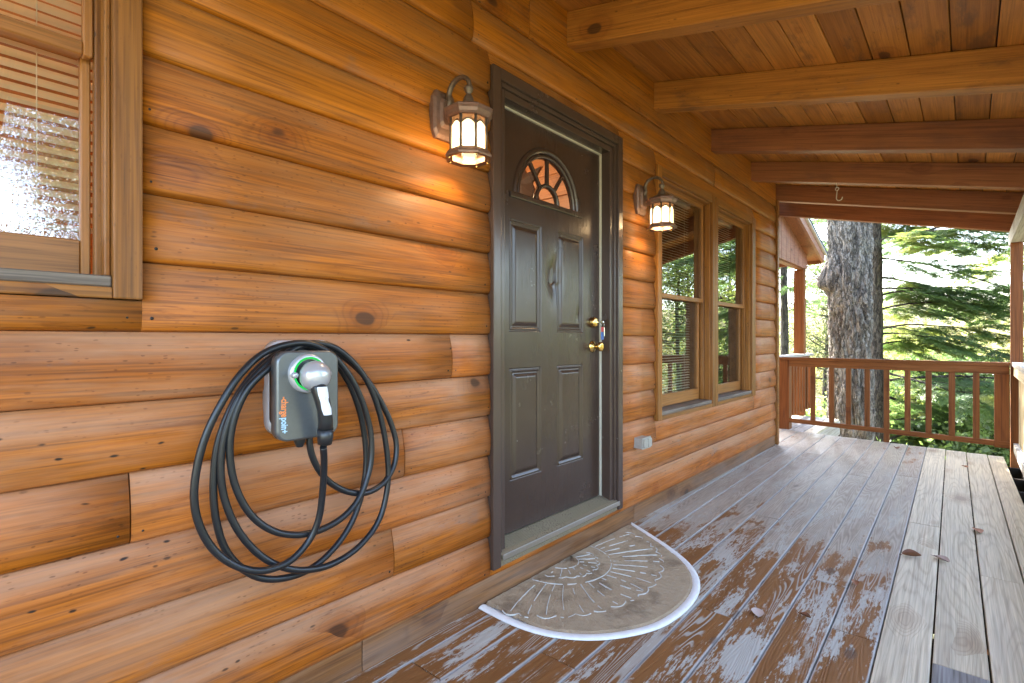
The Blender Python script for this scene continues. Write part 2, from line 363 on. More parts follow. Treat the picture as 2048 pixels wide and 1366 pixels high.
def threshold_mat():
    t = NT('threshold_metal'); c = t.coords(); sp = t.noise(c, 160, 3, .7); b = t.noise(c, 7, 3)
    dirt = t.math('MULTIPLY', t.step(sp, .5, .62), t.step(b, .35, .6))
    col = t.mix(t.math('MULTIPLY', dirt, .85), t.mix(b, (.20, .155, .09), (.32, .28, .20)), (.085, .042, .018))
    t.principled(col, .45, t.bump(sp, .2, .001), .4); return t.m
M['thresh'] = threshold_mat()
M['bronze'] = plain('lantern_bronze', (.15, .105, .075), .45, .55, var=.45, scale=55, bump=.25)
M['bronze2'] = plain('lantern_copper', (.19, .11, .08), .42, .45, var=.35, scale=60, bump=.2)
M['black'] = plain('black_rubber', (.013, .014, .016), .33, spec=.45, var=.25, scale=30)
M['blackp'] = plain('black_plastic', (.017, .018, .020), .33, var=.2, scale=60)
M['silver'] = plain('silver_plastic', (.47, .47, .49), .25, .45, var=.04)
M['plateside'] = plain('silver_back_plate', (.46, .46, .48), .38, .35, var=.05)
M['face'] = plain('charcoal_face', (.14, .15, .158), .30, .55, var=.10, scale=90)
M['whitep'] = plain('pale_grip_plastic', (.72, .73, .78), .4, var=.04)
M['orange'] = plain('orange_ink', (.85, .25, .07), .5, var=.03)
M['blue'] = plain('pale_blue_ink', (.42, .62, .78), .5, var=.03)
M['white_rub'] = plain('white_mat_edge', (.70, .69, .67), .5, var=.14, scale=35)
M['beige'] = plain('outlet_plastic', (.34, .31, .26), .4, var=.12, scale=60)
M['greyp'] = plain('grey_metal_box', (.36, .35, .32), .4, .3, var=.15, scale=60)
M['hook'] = plain('pale_hook', (.62, .55, .45), .45, .2)
M['steel'] = plain('steel_key', (.65, .62, .56), .25, 1.)
M['red'] = plain('red_tag', (.50, .04, .04), .4); M['navy'] = plain('blue_tag', (.03, .10, .32), .4)
M['blind'] = plain('blind_slat', (.78, .66, .48), .45, var=.05)
M['star'] = plain('rusty_tin', (.07, .05, .045), .55, .4, var=.4, scale=20)
M['nail'] = plain('nail_head', (.025, .02, .018), .5, .4)
M['gap'] = plain('dark_backing', (.016, .011, .008), .9, spec=.1)
M['shingle'] = plain('dark_shingle', (.06, .058, .055), .9, var=.3, scale=15)
M['drip'] = plain('drip_edge', (.62, .60, .56), .4, .3)
def emit(name, col, st):
    t = NT(name); e = t.n('Emission'); t.set(e.inputs[0], col); e.inputs[1].default_value = st
    t.t.links.new(e.outputs[0], t.out.inputs['Surface']); return t.m
M['led'] = emit('green_led', (.03, 1., .16), .05)
M['bulb'] = emit('lamp_bulb', (1., .78, .48), 1.2)
def pane(ior=3.8, name='window_glass'):
    t = NT(name); fr = t.n('Fresnel'); bf = t.n('NewGeometry').outputs['Backfacing']; t.set(fr.inputs['IOR'], t.math('MULTIPLY_ADD', bf, 1 / ior - ior, ior))   # same reflectance from both sides
    tr = t.n('BsdfTransparent'); tr.inputs[0].default_value = (.86, .9, .88, 1)
    gl = t.n('BsdfGlossy'); gl.inputs['Roughness'].default_value = 0.004; gl.inputs[0].default_value = (.96, .98, 1, 1)
    c = t.coords(); gl_n = t.bump(t.noise(c, 2.2, 1), .012, .02); t.set(gl.inputs['Normal'], gl_n)
    mx = t.n('MixShader'); t.set(mx.inputs[0], fr.outputs[0]); t.set(mx.inputs[1], tr.outputs[0]); t.set(mx.inputs[2], gl.outputs[0])
    t.t.links.new(mx.outputs[0], t.out.inputs['Surface']); return t.m
M["glass"] = pane(2.9); M['fanglass'] = pane(1.7, 'fan_window_glass')
def frosted():
    t = NT('seedy_lantern_glass'); c = t.coords()
    a = t.n('BsdfTranslucent'); a.inputs[0].default_value = (.93, .88, .78, 1)
    b = t.n('BsdfTransparent'); b.inputs[0].default_value = (.95, .9, .82, 1)
    g = t.n('BsdfGlossy'); g.inputs['Roughness'].default_value = .15
    nz = t.bump(t.noise(t.vmul(c, (60, 60, 14)), 1, 3), .35, .002); t.set(a.inputs['Normal'], nz); t.set(g.inputs['Normal'], nz)
    m1 = t.n('MixShader'); m1.inputs[0].default_value = .20; t.set(m1.inputs[1], a.outputs[0]); t.set(m1.inputs[2], b.outputs[0])
    m2 = t.n('MixShader'); m2.inputs[0].default_value = .07; t.set(m2.inputs[1], m1.outputs[0]); t.set(m2.inputs[2], g.outputs[0])
    t.t.links.new(m2.outputs[0], t.out.inputs['Surface']); return t.m
M['frost'] = frosted()
def amberg():
    t = NT('amber_spandrel'); a = t.n('BsdfTranslucent'); a.inputs[0].default_value = (.22, .12, .06, 1); d = t.n('BsdfDiffuse'); d.inputs[0].default_value = (.22, .13, .08, 1)
    m1 = t.n('MixShader'); m1.inputs[0].default_value = .6; t.set(m1.inputs[1], a.outputs[0]); t.set(m1.inputs[2], d.outputs[0]); t.t.links.new(m1.outputs[0], t.out.inputs['Surface']); return t.m
M['amber'] = amberg()
def coir():
    t = NT('coir_pile'); c = t.coords(); f = t.noise(c, 420, 3, .7); b = t.noise(c, 7, 5, .6); m = t.noise(c, 60, 4)
    col = t.mix(f, (.20, .135, .075), (.61, .475, .32)); col = t.mix(t.step(b, .45, .7), col, t.mix(1., col, (.6, .58, .58), 'MULTIPLY'))
    col = t.mix(t.math('MULTIPLY', t.step(m, .55, .7), .4), col, (.40, .34, .27))
    t.principled(col, .95, t.bump(t.math('ADD', f, m), 1., .004), 0., .1); return t.m
M['coir'] = coir()
M['matline'] = plain('mat_line_rubber', (.50, .48, .43), .7, var=.25, scale=40)
def leafmat(name, a, b, trans=.45, sc=1.2, c3=None, c3amt=0.):
    t = NT(name); c = t.coords(); n1 = t.noise(c, sc, 3); n2 = t.noise(c, 11, 2)
    col = t.mix(t.math('MULTIPLY_ADD', n2, .6, t.math('MULTIPLY', n1, .45)), a, b)
    if c3: col = t.mix(t.math('MULTIPLY', t.step(t.noise(c, .55, 3), .5, .62), c3amt), col, c3)
    d = t.n('BsdfDiffuse'); t.set(d.inputs[0], col)
    tr = t.n('BsdfTranslucent'); t.set(tr.inputs[0], t.mix(1., col, (1.25, 1.35, .7), 'MULTIPLY'))
    g = t.n('BsdfGlossy'); g.inputs['Roughness'].default_value = .45; g.inputs[0].default_value = (.5, .5, .5, 1)
    m1 = t.n('MixShader'); m1.inputs[0].default_value = trans; t.set(m1.inputs[1], d.outputs[0]); t.set(m1.inputs[2], tr.outputs[0])
    m2 = t.n('MixShader'); m2.inputs[0].default_value = .04; t.set(m2.inputs[1], m1.outputs[0]); t.set(m2.inputs[2], g.outputs[0])
    t.t.links.new(m2.outputs[0], t.out.inputs['Surface']); return t.m
M['hemlock'] = leafmat('hemlock_needles', (.07, .125, .065), (.17, .235, .12), .70, c3=(.26, .26, .09), c3amt=.7)
M['pine'] = leafmat('pine_needles', (.06, .10, .055), (.14, .20, .10), .6)
M['oakleaf'] = leafmat('oak_leaves', (.045, .058, .034), (.10, .115, .062), .4, c3=(.16, .13, .06), c3amt=.35)
M['maple'] = leafmat('maple_leaves', (.12, .17, .07), (.22, .28, .13), .68, c3=(.30, .27, .08), c3amt=.6)
M['farleaf'] = leafmat('hazed_autumn_leaves', (.20, .19, .11), (.38, .34, .21), .4, c3=(.36, .30, .14), c3amt=.6)  # autumn tan, paled in the colour to stand for bright haze
M['shrub'] = leafmat('undergrowth_leaves', (.09, .14, .06), (.19, .25, .11), .65, c3=(.30, .28, .11), c3amt=.8)
def bark(name, a, b, lich, dist=.01):
    t = NT(name); c = t.coords(); n1 = t.noise(t.vmul(c, (30, 30, 10)), 1, 5, .75); n2 = t.noise(c, 3, 4, .6); n3 = t.noise(c, 85, 4, .75)
    r1 = t.math('ABSOLUTE', t.math('SUBTRACT', t.noise(t.vmul(c, (11, 11, 2.6)), 1, 4, .65, .5), .5)); c1 = t.step(r1, .05, .0)
    r2 = t.math('ABSOLUTE', t.math('SUBTRACT', t.noise(t.vmul(c, (30, 30, 11)), 1, 3, .6, .4), .5)); c2 = t.step(r2, .05, .0)
    col = t.mix(n1, a, b); col = t.mix(t.math('MULTIPLY', t.step(n3, .52, .62), .3), col, lich)
    col = t.mix(t.math('MULTIPLY', t.step(n2, .5, .7), .28), col, (.13, .135, .075))
    col = t.mix(t.math('MULTIPLY', c2, .5), col, tuple(x * .35 for x in a)); col = t.mix(t.math('MULTIPLY', c1, .7), col, tuple(x * .25 for x in a))
    h = t.math('MULTIPLY_ADD', c1, -1.8, t.math('MULTIPLY_ADD', c2, -.7, t.math('ADD', n1, t.math('MULTIPLY', n3, .5))))
    t.principled(col, .9, t.bump(h, 1., dist), 0., .2); return t.m
M['bark'] = bark('oak_bark', (.19, .155, .12), (.37, .315, .26), (.44, .42, .36), .03)
M['bark2'] = bark('hemlock_bark', (.045, .034, .026), (.12, .095, .075), (.17, .18, .13))
def grass_ground():
    t = NT('meadow_ground'); c = t.coords(); n = t.noise(c, .12, 5); f = t.noise(c, 3, 6, .7)
    col = t.mix(f, (.05, .06, .028), (.13, .13, .065)); col = t.mix(t.step(n, .4, .62), col, t.mix(f, (.13, .12, .07), (.27, .24, .14)))
    t.principled(col, .95, t.bump(f, .6, .05), 0., .1); return t.m
M['ground'] = grass_ground()

# ------------------------------------------------------------------ setting: ground
def gz(x, y):
    z = -2.3 - .05 * max(0, x - 4) - .10 * max(0, -y - 1) if x < 60 else -2.3 - .05 * 56
    r = math.hypot(x, y)
    z += 9. * max(0, min(1, (r - 55) / 90)) ** 1.6 * 1.6
    z += .5 * mnoise.noise(Vector((x * .09, y * .09, 0)))
    return max(z, -7) if r < 60 else z
gx = np.concatenate([np.linspace(-40, 40, 65), np.linspace(46, 400, 40)]); gx = np.concatenate([-np.linspace(400, 50, 20), gx])
gy = np.concatenate([-np.linspace(400, 46, 25), np.linspace(-40, 40, 65), np.linspace(46, 400, 25)])
V = [(x, y, gz(x, y)) for x in gx for y in gy]; ny = len(gy)
Fq = [(i * ny + j, (i + 1) * ny + j, (i + 1) * ny + j + 1, i * ny + j + 1) for i in range(len(gx) - 1) for j in range(ny - 1)]
tag(obj('ground', npmesh('ground', V, Fq, M['ground'], True)), kind='structure')

# ------------------------------------------------------------------ log wall
Y_SEAM, BULGE = 1.588, .027
Z0, PITCH = .1035, .1775
cabin = empty('log_wall', (2.0, 1.7, 0), 'amber stained log siding wall with knots and nail heads behind the door', 'wall')

def log_profile():
    pts = [(0, .10), (.008, .42), (.022, .64), (.05, .81), (.10, .915), (.18, .975), (.30, 1.), (.42, 1.), (.53, .965), (.62, .89), (.72, .765), (.82, .615), (.91, .465), (.988, .34), (.998, .10)]
    return [(u * PITCH, BULGE * o) for u, o in pts]
LP = log_profile()
def log_piece(x0, x1, row, z1=None, z0=None):
    zb = Z0 + row * PITCH
    lo = 0 if z0 is None else z0 - zb; hi = PITCH if z1 is None else z1 - zb
    prof = [(z, o) for z, o in LP if lo - 1e-6 <= z <= hi + 1e-6]
    def out(z):
        for (a, p), (b, q) in zip(LP, LP[1:]):
            if a <= z <= b: return p + (q - p) * (z - a) / max(1e-9, b - a)
        return .001
    if prof[0][0] > lo + 1e-3: prof = [(lo, out(lo))] + prof
    if prof[-1][0] < hi - 1e-3: prof = prof + [(hi, out(hi))]
    m = MB(); nx = max(2, int((x1 - x0) / .22)); L = x1 - x0; sd = rnd.random() * 50
    k = len(prof); vs = []
    for i in range(nx + 1):
        x = -L / 2 + L * i / nx
        for z, o in prof:
            j = .0022 * mnoise.noise(Vector((sd + x * 1.3, z * 9, row))) if 0.01 < z < PITCH - .005 else 0
            e = .0035 if i in (0, nx) else 0          # eased ends
            vs.append((x, -max(.0005, o + j - (e if o > .006 else 0)), z))
    fs = [(i * k + j, (i + 1) * k + j, (i + 1) * k + j + 1, i * k + j + 1) for i in range(nx) for j in range(k - 1)]
    m.add(vs, fs, True)
    for i in (0, nx):                                    # end grain
        b = [(vs[i * k][0], .012, prof[0][0]), (vs[i * k][0], .012, prof[-1][0])]
        m.add([vs[i * k + j] for j in range(k)] + [b[1], b[0]], [tuple(range(k + 2))])
    mat = M['log_high'] if row >= 10 else (M['log_mid'] if row >= 6 else M['log'])
    return m.build('siding_log', mat, cabin, ((x0 + x1) / 2, Y_SEAM, zb))

LX0, LX1 = -2.6, 6.10
DOOR = (1.632, 2.762, .14, 2.352)          # hole left for the door frame
WL = (-.56, .362, 1.246, 2.36); WR = (3.224, 5.332, .60, 2.318)
joints = {0: [-.4], 1: [1.126], 2: [-1.2], 3: [.338, 1.174], 4: [-1.5], 5: [-.9, 1.409], 6: [], 7: [], 8: [], 9: [], 10: [], 11: [], 12: [], 13: [1.528, 4.3]}
nails = []
for row in range(14):
    zb, zt = Z0 + row * PITCH, Z0 + (row + 1) * PITCH
    spans = [(LX0, LX1, None, None)]
    for (a, b, c, d) in (WL, DOOR, WR):
        new = []
        for (s0, s1, q0, q1) in spans:
            if b <= s0 or a >= s1 or zt <= c + .002 or zb >= d - .002: new.append((s0, s1, q0, q1)); continue
            new.append((s0, a, q0, q1)); new.append((b, s1, q0, q1))
            if zb < c - .03: new.append((a, b, None, c))
            if zt > d + .03: new.append((a, b, d, None))
        spans = new
    for (s0, s1, q0, q1) in spans:
        if s1 - s0 < .03: continue
        cuts = [s0] + [j for j in joints.get(row, []) if s0 + .08 < j < s1 - .08] + [s1]
        for c0, c1 in zip(cuts, cuts[1:]):
            log_piece(c0 + (.0016 if c0 != s0 else 0), c1 - (.0016 if c1 != s1 else 0), row, q1, q0)
            if q0 is None:
                xs = [c0 + .025, c1 - .025] + [x for x in np.arange(.42 - 3 * .41, 6, .41) if c0 + .1 < x < c1 - .1]
                nails += [(x + rnd.uniform(-.012, .012), zb + .034 + rnd.uniform(-.006, .006)) for x in xs]
nm = MB()
for (x, z) in nails:
    r = rnd.uniform(.003, .0055)
    nm.lathe([(r, 0), (r * .8, .0018), (0.0001, .002)], 7, Matrix.Translation((x, Y_SEAM - BULGE * .82, z)) @ Matrix.Rotation(R(90), 4, 'X'))
tag(nm.build('nail_head', M['nail'], cabin), kind='stuff')
def plank(name, mat, parent, x0, x1, y0, y1, z0, z1, b=.004):
    m = MB(); m.box(-(x1 - x0) / 2, (x1 - x0) / 2, -(y1 - y0) / 2, (y1 - y0) / 2, -(z1 - z0) / 2, (z1 - z0) / 2, b)
    return m.build(name, mat, parent, ((x0 + x1) / 2, (y0 + y1) / 2, (z0 + z1) / 2))
# skirt boards under the logs and frieze boards over them
for a, b in ((LX0, 1.0), (1.003, 2.94), (2.943, LX1)): plank('skirt_board', M['skirt'], cabin, a, b, 1.574, 1.62, -.03, .128)
ZF = Z0 + 14 * PITCH
for a, b in ((LX0, 1.9), (1.903, 6.1)): plank('frieze_board', M['log_high'], cabin, a, b, 1.566, 1.61, ZF + .002, 2.86)
plank('corner_board', M['trim'], cabin, 6.102, 6.165, 1.548, 1.70, .006, 2.66, .004)
# sheathing behind (three pieces per opening) and the rest of the cabin body
bk = MB()
xs = [LX0, WL[0] + .05, WL[1] - .05, DOOR[0] + .06, DOOR[1] - .06, WR[0] + .05, WR[1] - .05, 6.10]
for i, (a, b) in enumerate(zip(xs, xs[1:])):
    hole = {1: WL, 3: DOOR, 5: WR}.get(i)
    if hole is None: bk.box(a, b, 1.601, 1.72, -.3, 3.0)
    else:
        bk.box(a, b, 1.601, 1.72, -.3, hole[2] + .03 if i != 3 else .10); bk.box(a, b, 1.601, 1.72, hole[3] - .05, 3.0)
bk.build('sheathing', M['gap'], cabin)
bd = MB(); bd.box(LX0 - .12, LX0, 1.60, 6.2, -.3, 3.2); bd.box(6.10, 6.16, 1.702, 6.2, -3.5, 3.0); bd.box(LX0, 6.1, 6.1, 6.2, -.3, 3.0)
bd.build('outer_shell', M['skirt'], cabin)

# interior seen through the glass
room = empty('interior_room', (2, 4, 0), kind='structure')
im = MB(); im.box(LX0, 6.09, 1.73, 6.09, .10, .16); im.build('room_floor', M['inside'], room)
im = MB(); im.box(LX0, 6.09, 1.73, 6.09, 2.95, 3.0); im.build('room_ceiling', M['inside'], room)
for k in range(14):
    m = MB(); m.box(-2.1, 2.1, -.01, .01, -.099, .099, .006)
    m.build('partition_board', M['inside'], room, (3.56, 3.85, .16 + .1 + .2 * k), (0, 0, R(90)))
for k in range(14):
    m = MB(); m.box(-2.9, 2.9, -.01, .01, -.099, .099, .006); m.build('partition_board', M['inside'], room, (.3, 4.4, .26 + .2 * k))
im = MB(); im.box(.90, .94, 1.73, 4.38, .16, 2.95); im.build('light_block_wall', M['inside'], room)  # unseen wall added to keep the room lamp off the left blind
# tin star on the partition
sm = MB(); sv = []
for i in range(10):
    a = R(36 * i + 12); r = .25 if i % 2 == 0 else .10
    sv.append((0, r * math.sin(a), r * math.cos(a)))
sv.append((-.05, 0, 0)); sm.add(sv, [(i, (i + 1) % 10, 10) for i in range(10)])
sm.add([(0.0, a, b) for _, a, b in sv[:10]], [tuple(range(10))])
tag(sm.build('wall_star', M['star'], None, (3.535, 2.99, 2.53)), 'dark five pointed tin star seen through the fan window of the door', 'wall star')
lm = MB(); lm.lathe([(.001, .10), (.05, .09), (.09, .04), (.11, -.03), (.105, -.06)], 20)
pl = tag(lm.build('ceiling_lamp', emit('room_lamp', (1, .72, .42), 1.), None, (2.55, 3.3, 2.72)), 'lit ceiling lamp inside the cabin room', 'ceiling lamp')
rl = bpy.data.lights.new('room_light', 'POINT'); rl.energy = 5.5; rl.color = (1, .64, .36); rl.shadow_soft_size = .12
ro = bpy.data.objects.new('room_light', rl); COL.objects.link(ro); ro.location = (2.55, 3.3, 2.55)

tl = empty('table_lamp', (-.45, 3.1, .16), 'small lit lamp glowing inside the room behind the leftmost window', 'lamp')
lm = MB(); lm.lathe([(.0001, 0), (.09, 0), (.09, .02), (.02, .04), (.015, .55)], 16); lm.build('lamp_base', M['bronze'], tl, (-.45, 3.1, .16))
lm = MB(); lm.lathe([(.16, .52), (.10, .78)], 20); lm.build('lamp_shade', M['frost'], tl, (-.45, 3.1, .16))
l2 = bpy.data.lights.new('table_lamp_light', 'POINT'); l2.energy = 19; l2.color = (1, .62, .34); l2.shadow_soft_size = .06
lo2 = bpy.data.objects.new('table_lamp_light', l2); COL.objects.link(lo2); lo2.location = (-.45, 3.1, .82)

# ------------------------------------------------------------------ door frame and door
df = empty('door_frame', (2.2, 1.6, .14), 'dark brown painted door frame with stepped casing and worn metal threshold', 'door frame')
def U(poly_y, name, mat, z0, x0, x1, zt):
    pass
def casing_bars(x0, x1, zt, zb, w, ya, yb, name='casing'):
    a = MB(); a.box(x0, x0 + w, ya, yb, zb, zt, .004); a.build(name, M['frame'], df)
    a = MB(); a.box(x1 - w, x1, ya, yb, zb, zt, .004); a.build(name, M['frame'], df)
    a = MB(); a.box(x0 + w + .0005, x1 - w - .0005, ya, yb, zt - w, zt, .004); a.build(name, M['frame'], df)
# front casing with a second step, then the jamb
casing_bars(1.634, 2.758, 2.350, .140, .050, 1.548, 1.606, 'casing')
casing_bars(1.6845, 2.7075, 2.2995, .1412, .020, 1.562, 1.612, 'casing_step')
casing_bars(1.7050, 2.6870, 2.2790, .1424, .032, 1.574, 1.74, 'jamb')
# weatherstrip line
for (a, b, c, d) in ((2.6455, 2.6545, .20, 2.246), (1.7375, 1.745, .20, 2.246)):
    m = MB(); m.box(a, b, 1.632, 1.655, c, d, .001); m.build('weatherstrip', M['strip'], df)
m = MB(); m.box(1.7375, 2.6545, 1.632, 1.655, 2.2385, 2.2465, .001); m.build('weatherstrip', M['strip'], df)
th = MB(); th.prism([(1.545, .176), (1.545, .188), (1.556, .196), (1.63, .219), (1.70, .224), (1.70, .14), (1.556, .14), (1.556, .176)], 1.69, 2.702, 'x')
th.build('threshold', M['thresh'], df)
th = MB()
for k in range(9): th.box(1.7375, 2.6545, 1.572 + .008 * k, 1.576 + .008 * k, .2005 + .0024 * k, .2042 + .0024 * k)
th.build('threshold_rib', M['thresh'], df)
th = MB(); th.box(1.688, 2.704, 1.537, 1.5445, .172, .196, .002); th.build('threshold_nosing', M['alu'], df)

door = empty('front_door', (2.19, 1.64, .226), 'dark brown glossy entry door with fan window, four raised panels and a dent', 'door')
DX0, DX1, DZ0, DZ1, DY = 1.7465, 2.6440, .2265, 2.2370, 1.642
def smooth(a, b, x):
    t = min(1, max(0, (x - a) / (b - a))); return t * t * (3 - 2 * t)
PAN = [(1.840, 2.088, 1.185, 1.728), (2.219, 2.470, 1.185, 1.728), (1.843, 2.088, .468, 1.010), (2.221, 2.470, .468, 1.010)]
def door_h(x, z):
    """outward relief in metres"""
    h = 0
    for (a, b, c, d) in PAN:
        e = min(x - a, b - x, z - c, d - z)
        if e < 0: continue
        # groove, ridge, groove, bevel, field
        h += -.007 * smooth(0, .006, e) + .0085 * smooth(.006, .012, e) - .0095 * smooth(.014, .022, e) + .011 * smooth(.026, .048, e)
    # dent between the upper panels
    dx, dz = x - 2.196, z - 1.475
    r = math.hypot(dx / .085, dz / .19)
    if r < 1.6: h -= .015 * math.exp(-3.0 * r * r)
    cx = 2.192 + .25 * max(0, z - 1.46) ** 1.2 - .02 * smooth(1.46, 1.43, z)
    if 1.42 < z < 1.62: h -= .0055 * math.exp(-((x - cx) / .022) ** 2) * smooth(1.42, 1.455, z) * smooth(1.62, 1.50, z)
    if 1.42 < z < 1.62: h += .0035 * math.exp(-((x - cx - .04) / .022) ** 2) * smooth(1.42, 1.46, z) * smooth(1.62, 1.52, z)
    h -= .004 * math.exp(-((x - 2.425) / .02) ** 2 - ((z - 1.283) / .03) ** 2)
    h += .0006 * mnoise.noise(Vector((x * 5, z * 4, 3)))
    return h
FX, FZ, FR = 2.1475, 1.855, .262          # fan window: centre of its base and radius
def relief(x0, x1, z0, z1, skip, name, lab=None, parent=None, st=.0052):
    nx = max(2, round((x1 - x0) / st)); nz = max(2, round((z1 - z0) / st))
    xs_ = np.linspace(x0, x1, nx + 1); zs_ = np.linspace(z0, z1, nz + 1)
    vs = [(x, DY - door_h(x, z), z) for x in xs_ for z in zs_]; fs = []
    for i in range(nx):
        for j in range(nz):
            cx_, cz_ = (xs_[i] + xs_[i + 1]) / 2, (zs_[j] + zs_[j + 1]) / 2
            if skip(cx_, cz_): continue
            fs.append((i * (nz + 1) + j, (i + 1) * (nz + 1) + j, (i + 1) * (nz + 1) + j + 1, i * (nz + 1) + j + 1))
    vs = [(x - 2.19, y - 1.64, z - .226) for x, y, z in vs]
    return obj(name, npmesh(name, vs, fs, M['door'], True), parent or door, (2.19, 1.64, .226))
infan = lambda x, z: z > FZ and math.hypot(x - FX, z - FZ) < FR
# skin of the slab in strips round the panels and the fan window, panels as parts
E_ = .0
def inpan(x, z): return any(a < x < b and c < z < d for a, b, c, d in PAN)
xsplit = sorted({DX0, DX1} | {p for q in PAN for p in q[:2]})
def slab():
    # grid with lines on every panel edge
    def lines(lo, hi, cuts, st):
        cuts = sorted({lo, hi} | set(cuts)); out = []
        for a, b in zip(cuts, cuts[1:]): out += list(np.linspace(a, b, max(1, round((b - a) / st)) + 1)[:-1])
        return out + [hi]
    X = lines(DX0, DX1, [p for q in PAN for p in q[:2]], .006); Z = lines(DZ0, DZ1, [p for q in PAN for p in q[2:]] + [FZ], .006)
    vs = [(x - 2.19, DY - door_h(x, z) - 1.64, z - .226) for x in X for z in Z]; nz = len(Z); fs = []
    for i in range(len(X) - 1):
        for j in range(nz - 1):
            cx_, cz_ = (X[i] + X[i + 1]) / 2, (Z[j] + Z[j + 1]) / 2
            if inpan(cx_, cz_) or infan(cx_, cz_): continue
            fs.append((i * nz + j, (i + 1) * nz + j, (i + 1) * nz + j + 1, i * nz + j + 1))
    obj('door_slab', npmesh('door_slab', vs, fs, M['door'], True), door, (2.19, 1.64, .226))
slab()
for p in PAN: relief(*p, lambda x, z: False, 'door_panel')
m = MB(); m.box(DX0, DX1, DY + .016, DY + .044, DZ0, FZ - .02); m.box(DX0, FX - FR - .02, DY + .016, DY + .044, FZ - .02, DZ1); m.box(FX + FR + .02, DX1, DY + .016, DY + .044, FZ - .02, DZ1)
m.box(FX - FR - .02, FX + FR + .02, DY + .016, DY + .044, FZ + FR + .02, DZ1); m.build('door_back', M['door'], door)
# fan light
fan = empty('fan_window', (FX, DY, FZ)); fan.parent = door; fan.location = Vector((FX, DY, FZ)) - door.location
def arc_bar(r0, r1, ya, yb, ea=.004, n=40, a0=0, a1=180):
    m = MB(); pr = [(r0, ya + ea), (r0 + ea, ya), (r1 - ea, ya), (r1, ya + ea), (r1, yb), (r0, yb)]
    vs = []
    for i in range(n + 1):
        a = R(a0 + (a1 - a0) * i / n)
        for r, y in pr: vs.append((r * math.cos(a), y, r * math.sin(a)))
    k = len(pr); fs = [(i * k + j, (i + 1) * k + j, (i + 1) * k + (j + 1) % k, i * k + (j + 1) % k) for i in range(n) for j in range(k)]
    return m.add(vs, fs, True)
def fpart(mb, name, mat=None): return mb.build(name, mat or M['door'], fan, (FX, DY, FZ))
m = arc_bar(FR - .012, FR + .020, -.012, .03, .008); m.box(-FR - .045, FR + .045, -.012, .03, -.026, .004, .006); fpart(m, 'fan_frame')
fpart(arc_bar(FR - .034, FR - .0125, -.004, .024, .006), 'inner_rim')
fpart(arc_bar(.082, .102, -.003, .022, .006), 'hub_rim')
for a in (52, 90, 128):
    m = MB(); m.box(.100, FR - .032, .000 if a == 90 else .0004, .020, -.008, .0085, .004, Matrix.Rotation(R(-a), 4, 'Y')); fpart(m, 'muntin')
m = MB(); m.add([((FR - .02) * math.cos(R(a)), .020, (FR - .02) * math.sin(R(a))) for a in range(0, 181, 6)], [tuple(range(31))]); fpart(m, 'pane', M['fanglass'])
# knob and deadbolt
def knob(x, z, prof, name):
    m = MB(); m.lathe(prof, 28, Matrix.Rotation(R(90), 4, 'X')); return m.build(name, M['brass'], door, (x, DY, z))
knob(2.567, 1.106, [(.001, -.002), (.034, -.002), (.034, .004), (.030, .009), (.018, .012), (.0125, .018), (.0125, .034), (.020, .042), (.0265, .052), (.0275, .060), (.025, .065), (.016, .067), (.0001, .066)], 'doorknob')
db = knob(2.567, 1.247, [(.001, -.002), (.031, -.002), (.031, .006), (.028, .020), (.0265, .026), (.020, .028), (.0001, .028)], 'deadbolt')
m = MB(); m.box(-.009, .009, -.030, -.0284, -.002, .002); m.build('keyhole', M['steel'], db, (2.567, DY, 1.247))
# keys hanging in the deadbolt
keys = empty('key_ring', (2.567, DY - .04, 1.235), 'small bunch of keys with red and blue tags hanging in the deadbolt', 'keys')
m = MB(); m.box(-.001, .001, -.024, .010, -.004, .004); m.lathe([(.0005, -.001), (.011, -.001), (.011, .001), (.0005, .001)], 14, Matrix.Translation((0, -.03, 0)) @ Matrix.Rotation(R(90), 4, 'Y'))
m.build('door_key', M['steel'], keys, (2.567, DY - .038, 1.247))
m = MB(); m.tube([(.0, .013 * math.cos(a) - .03, .013 * math.sin(a) - .015) for a in np.linspace(0, 2 * math.pi, 18)], .0012, 6, False); m.build('split_ring', M['steel'], keys, (2.567, DY - .038, 1.247))
m = MB(); m.box(-.010, .012, -.005, .001, -.024, .004, .002); m.build('red_tag', M['red'], keys, (2.567, DY - .066, 1.215))
m = MB(); m.box(-.011, .013, -.005, .003, -.045, .0, .003); m.build('blue_tag', M['navy'], keys, (2.567, DY - .066, 1.190))
m = MB(); m.box(.004, .012, -.012, -.009, -.04, .012, .001); m.build('spare_key', M['steel'], keys, (2.567, DY - .066, 1.205))

